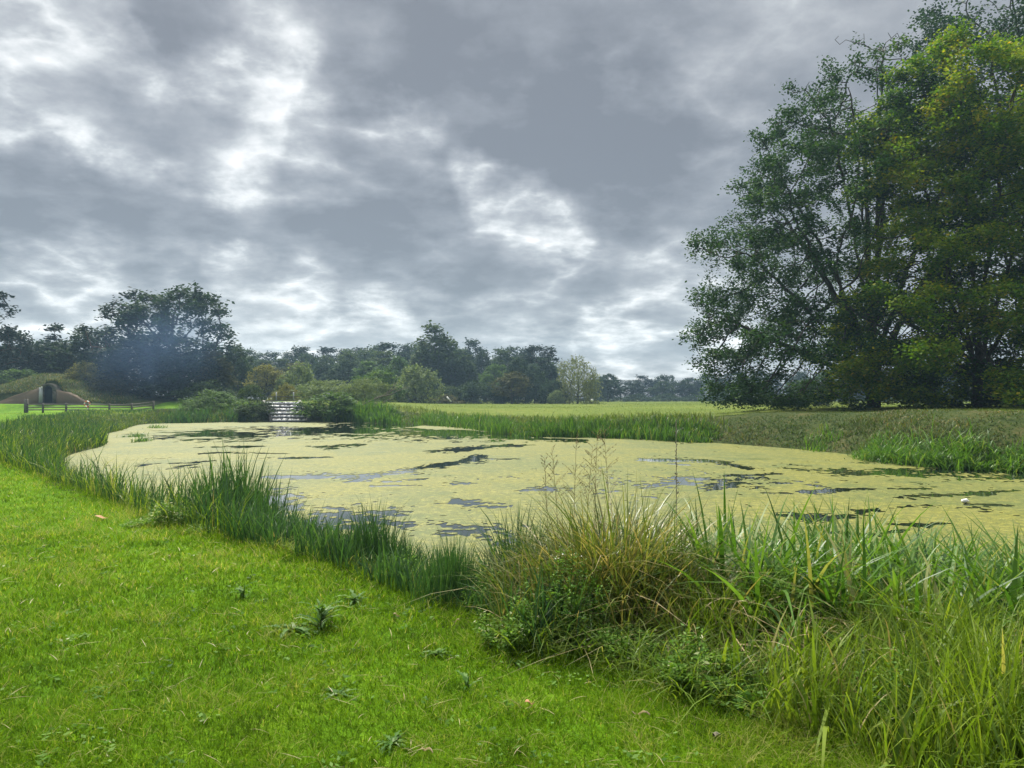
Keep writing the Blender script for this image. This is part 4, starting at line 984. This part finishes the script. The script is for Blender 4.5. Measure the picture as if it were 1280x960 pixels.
# flowering grass stalks
def stalk(name, label, px, D, top, m, spread=.16, nside=26, r=.0028, cat='grass stalk', lean=0.0):
    x = (px - HX) / F * D; z0 = gz(x, D); h = EYE + (HY - top) * D / F - z0
    t = thing(name, label, cat, (x, D, z0))
    mb = MB(); rr = random.Random(int(px))
    pts = [(lean * h * (k / 6) ** 2, .0, h * k / 6) for k in range(7)]
    mb.tube(pts, [r * (1.2 - .8 * k / 6) for k in range(7)], 5); mb.build('stem', m, t)
    s2 = MB()
    for i in range(nside):
        u = rr.uniform(.62, 1); zz_ = h * u; an = rr.uniform(0, 6.28); L = spread * (1.15 - u) * 2 * rr.uniform(.5, 1.1)
        b0 = Vector((lean * h * u * u, 0, zz_)); e = b0 + Vector((math.cos(an) * L, math.sin(an) * L * .6, L * .9))
        s2.tube([b0, (b0 + e) / 2 + Vector((0, 0, L * .1)), e], [.0014, .0011, .0009], 3, cap=False)
        for j in range(3):
            p = b0 + (e - b0) * rr.uniform(.4, 1.05); s2.box(p, (.0035, .0035, .010), tint=rr.uniform(.5, 1))
    s2.build('seed_head', m, t); return t
SL = ['leftmost thin seeding grass stalk above the brown tussock', 'thin seeding stalk second from left above the brown tussock', 'middle seeding grass stalk above the brown tussock', 'seeding stalk leaning right above the brown tussock', 'tallest airy seeding stalk above the brown tussock', 'rightmost faint seeding stalk above the brown tussock']
for (px, D, top, ln), lb in zip(((686, 6.3, 572, -.03), (700, 6.1, 560, -.05), (716, 6.2, 548, .02), (730, 6.0, 556, .05), (742, 6.3, 540, .02), (764, 6.4, 535, -.04)), SL):
    stalk('grass_stalk', lb, px, D, top, M['straw'], lean=ln)
t = stalk('bulrush_stem', 'tall single brown dock-like stem standing up against the weed', 845, 6.6, 524, M['dead'], .02, 60, .005, 'plant stem')

# --- leafy weeds
def weed(name, label, px, D, h, r, nst, nlf, lsize, m, cat='weed', seed=1, tint=.5, flowers=0):
    rg = np.random.default_rng(seed); x0 = (px - HX) / F * D; z0 = gz(x0, D)
    t = thing(name, label, cat, (x0, D, z0 - .02)); st = MB(); C = []; O = []
    for i in range(nst):
        a = rg.uniform(0, 6.28); rr = r * math.sqrt(rg.uniform(0, 1)); hh = h * rg.uniform(.55, 1.05) * (1 - .35 * (rr / r) ** 2); bx, by = rr * .5 * math.cos(a), rr * .5 * math.sin(a); ex, ey = rr * math.cos(a) * 1.1, rr * math.sin(a) * 1.1
        pts = [(bx + (ex - bx) * u ** 1.5, by + (ey - by) * u ** 1.5, hh * u) for u in (0, .3, .6, 1)]
        st.tube(pts, [.005, .004, .003, .002], 4, cap=False)
        u = rg.uniform(.18, 1.02, nlf); pp = np.array(pts); pu = np.stack([np.interp(u, (0, .3, .6, 1), pp[:, k]) for k in range(3)], 1)
        an = rg.uniform(0, 6.28, nlf); off = np.stack([np.cos(an), np.sin(an), rg.normal(.1, .3, nlf)], 1) * lsize * rg.uniform(.4, 1.6, nlf)[:, None]
        C.append(pu + off); O.append(off / lsize)
    c = np.concatenate(C); oo = np.concatenate(O); V, q = leaves(rg, c, lsize, .42, .6, droop=.1, out_dir=oo)
    st.build('stem', M['weed'], t)
    tn = tint + rg.normal(0, .2, len(c))
    Grass().add(V, q, tn).build('foliage', m, t)
    if flowers:
        tips = c[np.argsort(-c[:, 2])[:flowers * 3]][::3]; V, q = leaves(rg, tips + [0, 0, .02], .011, .9, .5)
        Grass().add(V, q, np.full(len(q), 1.0)).build('flower_head', M['white'], t)
    return t
weed('leafy_weed', 'bushy pale-tipped leafy weed at the left foot of the brown tussock', 706, 5.2, .68, .36, 70, 60, .030, M['weed'], seed=2, flowers=16)
weed('leafy_weed', 'low spreading leafy weed on the lawn edge left of the bushy one', 640, 5.0, .34, .24, 40, 50, .032, M['weed'], seed=3, tint=.62)
weed('leafy_weed', 'low soft feathery weed mound below the brown tussock', 778, 4.75, .30, .22, 46, 60, .028, M['weed'], seed=4, tint=.6)
weed('leafy_weed', 'bright green leafy patch in front of the pale sedge heap', 868, 4.35, .34, .26, 46, 46, .036, M['weed'], seed=5, tint=.55)
weed('leafy_weed', 'dark dock-leaved weed at the lawn edge under the straw tangle', 930, 4.05, .22, .22, 26, 26, .060, M['weed'], seed=6, tint=.3)
weed('leafy_weed', 'pale green nettle-like weed in the fine grass at lower right', 1110, 3.75, .50, .20, 30, 50, .030, M['weed'], seed=7, tint=.6)
weed('leafy_weed', 'yellow-green dome-shaped weed at lawn edge below the left belt', 216, 9.7, .34, .26, 44, 40, .045, M['weed'], seed=8, tint=.72)
weed('leafy_weed', 'small yellow-green weed lying right of the dome-shaped weed', 256, 9.2, .16, .22, 26, 30, .04, M['weed'], seed=9, tint=.7)
weed('leafy_weed', 'flat yellow-green weed left of the dome-shaped weed', 178, 9.6, .12, .22, 22, 28, .045, M['weed'], seed=10, tint=.72)
weed('leafy_weed', 'small leafy tuft among rushes right of the sparse reeds', 500, 6.9, .36, .18, 30, 36, .032, M['weed'], seed=11, tint=.5)
weed('leafy_weed', 'pale leafy weed hidden in the middle bank strip', 612, 5.9, .42, .2, 30, 36, .03, M['weed'], seed=12, tint=.55)

# --- thistles on the lawn
def thistle(label, px, py, size, up, nl, seed):
    Dd = F * 1.66 / (py - HY); rg = random.Random(seed); x0 = (px - HX) / F * Dd; z0 = gz(x0, Dd)
    mb = MB(); nl = int(nl * 1.4)
    for i in range(nl):
        az = rg.uniform(0, 6.28); L = size * 1.05 * rg.uniform(.35, 1.15); el = rg.uniform(.1, .5) + up * rg.uniform(.3, 1); ca, sa = math.cos(az), math.sin(az); hb = rg.uniform(0, up * size * .9); kN = 7
        L_, R_, Cc = [], [], []
        for k in range(kN + 1):
            u = k / kN; rad = L * u; zc = hb + L * (math.sin(el) * u - .55 * u * u); wv = L * .11 * (1 - u) ** .6 * (1.35 if k % 2 else .45)
            if k == kN: wv = .001
            if k == 0: wv = L * .03
            c = (ca * rad, sa * rad, max(zc, .012)); Cc.append(c)
            L_.append((c[0] - sa * wv, c[1] + ca * wv, c[2] + .35 * wv)); R_.append((c[0] + sa * wv, c[1] - ca * wv, c[2] + .35 * wv))
        V = L_ + Cc + R_; n = kN + 1; fs = []
        for k in range(kN): fs += [(k, n + k, n + k + 1, k + 1), (n + k, 2 * n + k, 2 * n + k + 1, n + k + 1)]
        mb.add(V, fs, min(1, max(0, rg.gauss(.5, .25))))
    if up > .3: mb.tube([(0, 0, 0), (.01, 0, up * size)], [.006, .004], 5)
    o = mb.build('thistle', M['thistle']); o.location = (x0, Dd, z0 - .004); return tag(o, label, 'thistle')
TH = [('tall spiky thistle standing in the middle of the lawn', 402, 786, .17, 1.1, 30, 1), ('flat spread of thistle leaves left of the tall spiky thistle', 366, 790, .22, .15, 22, 2), ('dark low thistle near the rush tuft at lawn edge', 444, 756, .15, .5, 22, 3),
      ('low thistle rosette with two pale leaves below lawn centre', 424, 866, .13, .15, 20, 4), ('dark thistle patch low in the lawn near the bottom', 492, 926, .10, .3, 24, 5), ('upright pale thistle leaf pair right of lawn centre', 584, 856, .11, .7, 7, 6),
      ('small upright thistle farthest up the lawn', 306, 748, .12, 1.0, 16, 7), ('pale flat thistle seedling right of the farthest one', 328, 752, .11, .1, 9, 8), ('thin grey thistle right of the tall spiky thistle', 446, 812, .12, .1, 10, 9),
      ('faint thistle rosette near the leafy weeds on the lawn', 548, 820, .15, .2, 14, 10), ('tiny pale thistle in the left part of the lawn', 176, 776, .09, .1, 9, 11), ('small thistle on the lawn by the bottom edge right of centre', 736, 958, .10, .15, 12, 12), ('thistle sprig on the lawn right of the fallen leaf', 640, 828, .12, .3, 10, 13)]
for a in TH: thistle(*a)

# small broad-leaved weeds and clippings scattered in the turf, too many to count
nw = 420; Dw = np.exp(rng.uniform(np.log(2.4), np.log(16), nw)); xw = rng.uniform(-.75, .35, nw) * Dw; kw = lawn_dist(xw, Dw) > .1; xw, Dw = xw[kw], Dw[kw]
rw = rng.integers(4, 16, len(xw)); sw_ = rng.uniform(.02, .07, len(xw)) * (1 + .03 * Dw); cxw = np.repeat(xw, rw) + rng.normal(0, 1, rw.sum()) * np.repeat(sw_, rw); cyw = np.repeat(Dw, rw) + rng.normal(0, 1, rw.sum()) * np.repeat(sw_, rw)
cw = ground_pts(cxw, cyw, .028 + rng.uniform(0, .018, len(cxw))); Vw, qw = leaves(rng, cw, .034, .5, .5)
tag(Grass().add(Vw, qw, np.repeat(rng.uniform(.05, .8, len(xw)), rw) + rng.normal(0, .12, len(cw))).build('lawn_weeds', M['weed']), 'small broad-leaved weeds scattered through the near lawn', 'weeds', kind='stuff')
nw = 800; Dw = np.exp(rng.uniform(np.log(2.4), np.log(14), nw)); xw = rng.uniform(-.75, .35, nw) * Dw; kw = lawn_dist(xw, Dw) > .05; xw, Dw = xw[kw], Dw[kw]
Vw, qw, tw = blades(rng, ground_pts(xw, Dw, .03), 0.034 * rng.uniform(.5, 2.0, len(xw)), .003 * np.clip(Dw / 3, 1, 4), 1.6, .5, .3, 3, .8, .25)
tag(Grass().add(Vw, qw, tw).build('grass_clippings', M['straw']), 'pale dry grass clippings lying on the near lawn', 'clippings', kind='stuff')
# fallen leaves and straws
def flat_leaf(name, label, px, py, L, w, m, cat, rz):
    Dd = F * 1.66 / (py - HY); x0 = (px - HX) / F * Dd
    mb = MB(); prof = [0, .55, .95, 1, .7, .25, 0]; n = len(prof)
    P = [(L * (k / (n - 1) - .5), prof[k] * w / 2, .006 + .012 * math.sin(k)) for k in range(n)]; Q = [(p[0], -p[1] - .0005, p[2] + .004) for p in P]; C2 = [(p[0], 0, p[2] + .010) for p in P]
    mb.add(P + C2 + Q, [(k, k + 1, n + k + 1, n + k) for k in range(n - 1)] + [(n + k, n + k + 1, 2 * n + k + 1, 2 * n + k) for k in range(n - 1)])
    o = mb.build(name, m); o.location = (x0, Dd, gz(x0, Dd) + .035); o.rotation_euler = (.1, .15, rz); return tag(o, label, cat)
M['tan'] = plain_mat('tan_leaf', (.36, .19, .09), .7, .2, 20, .2)
flat_leaf('fallen_leaf', 'orange-brown fallen leaf on the lawn right of the thistles', 661, 884, .055, .045, M['tan'], 'leaf', .4)
flat_leaf('fallen_leaf', 'darker brown fallen leaf lying near the bottom by the bank', 893, 922, .06, .04, M['dead'], 'leaf', 1.2)
flat_leaf('fallen_leaf', 'pale dry leaf on the lawn below the rush tuft', 496, 776, .05, .03, M['straw'], 'leaf', .2)
flat_leaf('fallen_leaf', 'pale tan leaf far up the lawn near left belt', 128, 651, .16, .1, M['tan'], 'leaf', .2)
flat_leaf('straw_stalk', 'pale straw lying on the lawn near the bottom edge', 535, 941, .13, .007, M['straw'], 'straw', 2.1)
flat_leaf('straw_stalk', 'short pale straw on the lawn left of the leafy weeds', 571, 782, .07, .008, M['straw'], 'straw', 2.6)
flat_leaf('straw_stalk', 'long thin straw lying below the feathery weed', 800, 896, .12, .006, M['straw'], 'straw', 2.3)

# ------------------------------------------------------------------ ice house front in the mound
def wx_(px): return (px - HX) / F * WD
def wz_(py): return zpx(py, WD)
t = thing('ice_house', 'low brick-fronted ice house with dark arched doorway set in the grassy mound', 'building', (wx_(61), WD, 1.3))
ox, oz = wx_(61), 1.3
def rel(L): return [(wx_(a) - ox, wz_(b) - oz) for a, b in L]
mb = MB()
mb.prism(rel([(-14, 512), (-14, 506), (0, 502), (20, 494), (45, 486.5), (50.5, 484), (50.5, 512)]), -.2, 1.0)
mb.prism(rel([(71.5, 512), (71.5, 487), (74, 489), (84, 490.5), (95, 496), (107, 504), (107, 512)]), -.2, 1.0)
mb.build('wall', M['brick'], t)
mb = MB(); N_ = 10; arc = []
ctr_ = (61, 487.5)
outer_ = [(50.5, 505)] + [(61 - 10.5 * math.cos(math.pi * k / N_), 488.5 - 9.3 * math.sin(math.pi * k / N_)) for k in range(N_ + 1)] + [(71.5, 505)]
inner_ = [(55, 505)] + [(61 - 6.2 * math.cos(math.pi * k / N_), 488.5 - 6.8 * math.sin(math.pi * k / N_)) for k in range(N_ + 1)] + [(67.2, 505)]
for k in range(len(outer_) - 1):
    mb.prism(rel([outer_[k], outer_[k + 1], inner_[k + 1], inner_[k]]), -.27, 1.05)
mb.build('door_arch', plain_mat('arch_brick', (.095, .088, .07), .9, .1, 3, .35), t)
mb = MB(); mb.prism(rel(inner_), .1, .18); mb.build('doorway', M['black'], t)  # flat near-black panel: the shade of the inside is put into its colour
mb = MB(); mb.box((wx_(53.3) - ox, -.36, wz_(494.5) - oz), (.42, .05, 2.1), .5); dl = mb.build('door', M['grey'], t)
mb = MB(); mb.box((wx_(54.6) - ox, -.40, wz_(484.2) - oz), (.16, .06, .2), .5); mb.build('notice_plate', M['white'], dl)
mb = MB(); mb.box((0, -.5, wz_(504.2) - oz), (1.7, .6, .12)); mb.build('threshold', M['stone'], t)

# fence with posts and rails
FD = 88.0
fpx = [(-34, 88), (-6, 88), (33, 88), (54, 88), (83, 87.5), (110, 87), (137, 86.5), (165, 86), (192, 84)]
t = thing('wooden_fence', 'weathered post and rail fence in front of the mound', 'fence', ((54 - HX) / F * FD, FD, gz((54 - HX) / F * FD, FD)))
ol = t.location; FP = []
for i, (p, d) in enumerate(fpx):
    x = (p - HX) / F * d; z = gz(x, d); FP.append((x, d, z)); big = p == 33
    mb = MB(); s = .34 if big else .17; hgt = 1.75 if big else 1.25
    mb.box((x - ol.x, d - ol.y, z - ol.z + hgt / 2 - .1), (s, s, hgt), 0, .5, .92); mb.build('post', M['wood'], t)
for (a, b_) in zip(FP[2:-1], FP[3:]):
    for hz in (.35, .65, .98):
        mb = MB(); mb.tube([(a[0] - ol.x, a[1] - ol.y - .1, a[2] - ol.z + hz), (b_[0] - ol.x, b_[1] - ol.y - .1, b_[2] - ol.z + hz)], [.06, .06], 4); mb.build('rail', M['wood'], t)
# life ring on its post
x, d = (109.6 - HX) / F * 86.4, 86.4; z = gz(x, d)
t = thing('life_ring', 'round orange and white life ring hanging on the fence post', 'life ring', (x, d, z + 1.05))
for mname, off in (('orange', 0), ('white', 1)):
    mb = MB()
    for s in range(4):
        a0 = (s * 2 + off) * math.pi / 4
        pts = [(math.cos(a0 + u * math.pi / 16) * .31, -.09, math.sin(a0 + u * math.pi / 16) * .31) for u in range(5)]
        mb.tube(pts, [.075] * 5, 8, cap=False)
    mb.build('ring' if off == 0 else 'white_band', M[mname], t, True)
mb = MB(); mb.box((.06, -.08, -.55), (.16, .03, .22)); o = mb.build('notice_board', M['white']); o.location = (x, d, z + 1.05); tag(o, 'small white notice board under the life ring', 'sign')

# ------------------------------------------------------------------ stone cascade
t = thing('stone_cascade', 'stepped stone cascade with white falling water at the far end of the pond', 'cascade', ((362 - HX) / F * 75, 75, 0))
ol = t.location; NS = 6
for i in range(NS):
    u0 = i / NS; d0 = 74.6 + 5.4 * u0
    pl = 341 + (332 - 341) * (i + .5) / NS; pr = 385 + (373 - 385) * (i + .5) / NS
    xl, xr = (pl - HX) / F * d0, (pr - HX) / F * d0; zt = 2.02 * (i + 1) / NS; zb = -.4
    mb = MB(); mb.box(((xl + xr) / 2 - ol.x, d0 + .55 - ol.y, (zt + zb) / 2), (xr - xl, 1.1, zt - zb)); st = mb.build('step', M['stone'], t)
    mb = MB(); rg = random.Random(i); n = 40; zlo = zt - 2.02 / NS; prof = []
    for k in range(n + 1):
        a0 = xl + (xr - xl) * k / n; lip = rg.uniform(.03, .09); prof.append((a0 - ol.x, d0 - ol.y, lip, zt - rg.uniform(.015, .05) - (.10 if rg.random() < .12 else 0)))
    for p, q in zip(prof[:-1], prof[1:]):
        mb.add([(p[0], p[1] + .35, zt + .012), (q[0], q[1] + .35, zt + .012), (q[0], q[1] - .02, q[3] + .02), (p[0], p[1] - .02, p[3] + .02), (q[0], q[1] - .04 - q[2], zlo + .15), (p[0], p[1] - .04 - p[2], zlo + .15)], [(0, 1, 2, 3), (3, 2, 4, 5)])
    mb.build('falling_water', M['foam'], st)
for pa, pb in ((339, 330), (386.5, 374.5)):
    mb = MB(); a = ((pa - HX) / F * 74.4 - ol.x, 74.4 - ol.y); b_ = ((pb - HX) / F * 80.5 - ol.x, 80.5 - ol.y)
    V = [(a[0] + dx, a[1], z) for dx in (-.14, .14) for z in (-.5, .3)] + [(b_[0] + dx, b_[1], z) for dx in (-.14, .14) for z in (-.5, 2.2)]
    mb.add(V, [(0, 1, 3, 2), (4, 6, 7, 5), (0, 4, 5, 1), (2, 3, 7, 6), (1, 5, 7, 3), (0, 2, 6, 4)]); mb.build('side_wall', M['stone'], t)
# little footbridge rail above it
t = thing('footbridge', 'low footbridge with two pale posts above the cascade', 'footbridge', ((352 - HX) / F * 82, 82, 2.1)); ol = t.location
mb = MB(); xa, xb = (330 - HX) / F * 82, (376 - HX) / F * 82
mb.box(((xa + xb) / 2 - ol.x, 0, .02), (xb - xa, .8, .16)); mb.build('deck', M['wood'], t)
for p in (346.5, 368):
    mb = MB(); mb.box(((p - HX) / F * 82 - ol.x, -.3, .5), (.10, .10, 1.0)); mb.build('post', M['grey'], t)
for hz in (.5,):
    mb = MB(); mb.box(((xa + xb) / 2 - ol.x, -.3, hz), (xb - xa, .05, .08)); mb.build('rail', M['wood'], t)
clump('reed_tuft', 'yellow-green grass tuft at the foot of the cascade', 'grass', 350, 73.6, 130, .5, .3, 1.05, .09, M['fine'], .2, .25, .1, 3, .6, .15)

# dead branch beside the bushes
mb = MB(); x0, d0 = (455 - HX) / F * 76, 76; rr = random.Random(3)
def twig(p, dr, L, r, lev):
    e = p + dr * L; mb.tube([p, (p + e) / 2 + Vector((0, 0, L * .06)), e], [r, r * .8, r * .5], 5)
    if lev:
        for k in range(4):
            u = rr.uniform(.35, 1); a = (dr + Vector((rr.uniform(-.6, .6), rr.uniform(-.4, .4), rr.uniform(-.2, .55)))).normalized(); twig(p + dr * L * u, a, L * .5, r * .5, lev - 1)
twig(Vector((0, 0, 1.2)), Vector((.93, 0, .33)).normalized(), 3.0, .06, 2); twig(Vector((-.6, .2, 1.0)), Vector((.9, 0, .1)).normalized(), 2.6, .05, 1)
o = mb.build('dead_branch', M['dead']); o.location = (x0, d0, gz(x0, d0 + 2) * .5); tag(o, 'bare grey fallen branch over the shore right of the cascade bushes', 'branch')

# small white things
x, d = (740 - HX) / F * 128, 128.0; z = gz(x, d)
mb = MB(); mb.box((0, 0, .3), (.08, .08, .9)); 
t = thing('marker_post', 'tiny white marker plate on a post in front of the weeping willow', 'sign', (x, d, z)); mb.build('post', M['wood'], t)
mb = MB(); mb.box((0, -.07, .72), (.42, .03, .42)); mb.build('plate', M['white'], t)
x, d = (561 - HX) / F * 140, 140.0; z = gz(x, d)
t = thing('fallen_post', 'slanting white post at the meadow edge before the dark wood', 'post', (x, d, z))
mb = MB(); mb.tube([(-.4, 0, 1.35), (.45, 0, .45)], [.17, .15], 6); mb.build('shaft', M['white'], t); mb = MB(); mb.tube([(.35, .1, -.1), (.42, .05, .6)], [.06, .05], 5); mb.build('stake', M['wood'], t)
tree('bush2', 'shrub', 'dry pinkish scrub around the slanting white post', 556, 493, 42, 143, 'brown', 'bark', None, 'shrub')
Dm = F * EYE / (628.5 - HY); mb = MB()
mb.tube([(-.09, 0, .02), (-.07, 0, .04), (.05, 0, .045), (.09, 0, .03), (.13, 0, .03)], [.01, .045, .05, .02, .018], 8)
o = mb.build('floating_bottle', M['white'], None, True); o.location = ((1204.5 - HX) / F * Dm, Dm, .01); o.rotation_euler = (0, 0, .4); tag(o, 'small white object floating in the weed at right', 'litter')

# ------------------------------------------------------------------ air
def volume_box(name, lo, hi, color, dens, label):
    mb = MB(); mb.box([(a + b) / 2 for a, b in zip(lo, hi)], [b - a for a, b in zip(lo, hi)])
    m = mat(name); g = NT(m); v = g.n('ShaderNodeVolumePrincipled'); v.inputs['Color'].default_value = (*color, 1); v.inputs['Density'].default_value = dens; v.inputs['Anisotropy'].default_value = .3
    oo = g.n('ShaderNodeOutputMaterial'); g.l(v.outputs[0], oo.inputs['Volume'])
    o = mb.build(name, m); return tag(o, label, 'haze', kind='stuff')
volume_box('haze', (-525, -45, -2), (525, 645, 46), (.50, .76, 1.0), .00042, 'thin bluish haze in the distance')

def bluish_patch(label, px, py, D, rx, ry, rz, dens, tilt=0.0):  # soft-edged bluish volume, denser towards its middle
    m = mat('bluish_patch'); g = NT(m); tcn = g.n('ShaderNodeTexCoord'); v = g.n('ShaderNodeVolumePrincipled'); v.inputs['Color'].default_value = (.34, .58, 1.0, 1)
    L = g.n('ShaderNodeVectorMath', operation='LENGTH'); g.l(tcn.outputs['Object'], L.inputs[0])
    f = g.n('ShaderNodeMapRange', interpolation_type='SMOOTHERSTEP'); g.l(L.outputs['Value'], f.inputs[0]); f.inputs['From Min'].default_value = 1.0; f.inputs['From Max'].default_value = .1; f.inputs['To Max'].default_value = dens
    nz = g.noise(tcn.outputs['Object'], 2.2, 3, .55, .6)
    g.l(g.math('MULTIPLY', f.outputs[0], g.math('MULTIPLY', g.math('SUBTRACT', nz, .22, clamp=True), 3.2)), v.inputs['Density'])
    oo = g.n('ShaderNodeOutputMaterial'); g.l(v.outputs[0], oo.inputs['Volume'])
    mb = MB(); n, k = 20, 12; V = [(0, 0, -1)]; fs = []
    for i in range(1, k):
        a = math.pi * i / k
        for j in range(n): b2 = 2 * math.pi * j / n; V.append((math.sin(a) * math.cos(b2), math.sin(a) * math.sin(b2), -math.cos(a)))
    V.append((0, 0, 1))
    for j in range(n): fs.append((0, 1 + (j + 1) % n, 1 + j)); fs.append((len(V) - 1, len(V) - 1 - n + j, len(V) - 1 - n + (j + 1) % n))
    for i in range(k - 2):
        for j in range(n): a = 1 + i * n; fs.append((a + j, a + (j + 1) % n, a + n + (j + 1) % n, a + n + j))
    mb.add(V, fs); o = mb.build('bluish_patch', m, None, True); o.location = at(px, py, D); o.scale = (rx, ry, rz); o.rotation_euler = (0, tilt, 0)
    return tag(o, label, 'bluish_patch', kind='stuff')
bluish_patch('thin bluish translucent patch in front of the big dark trees at left', 195, 437, 98, 14.0, 4.0, 8.0, .038, -.25)
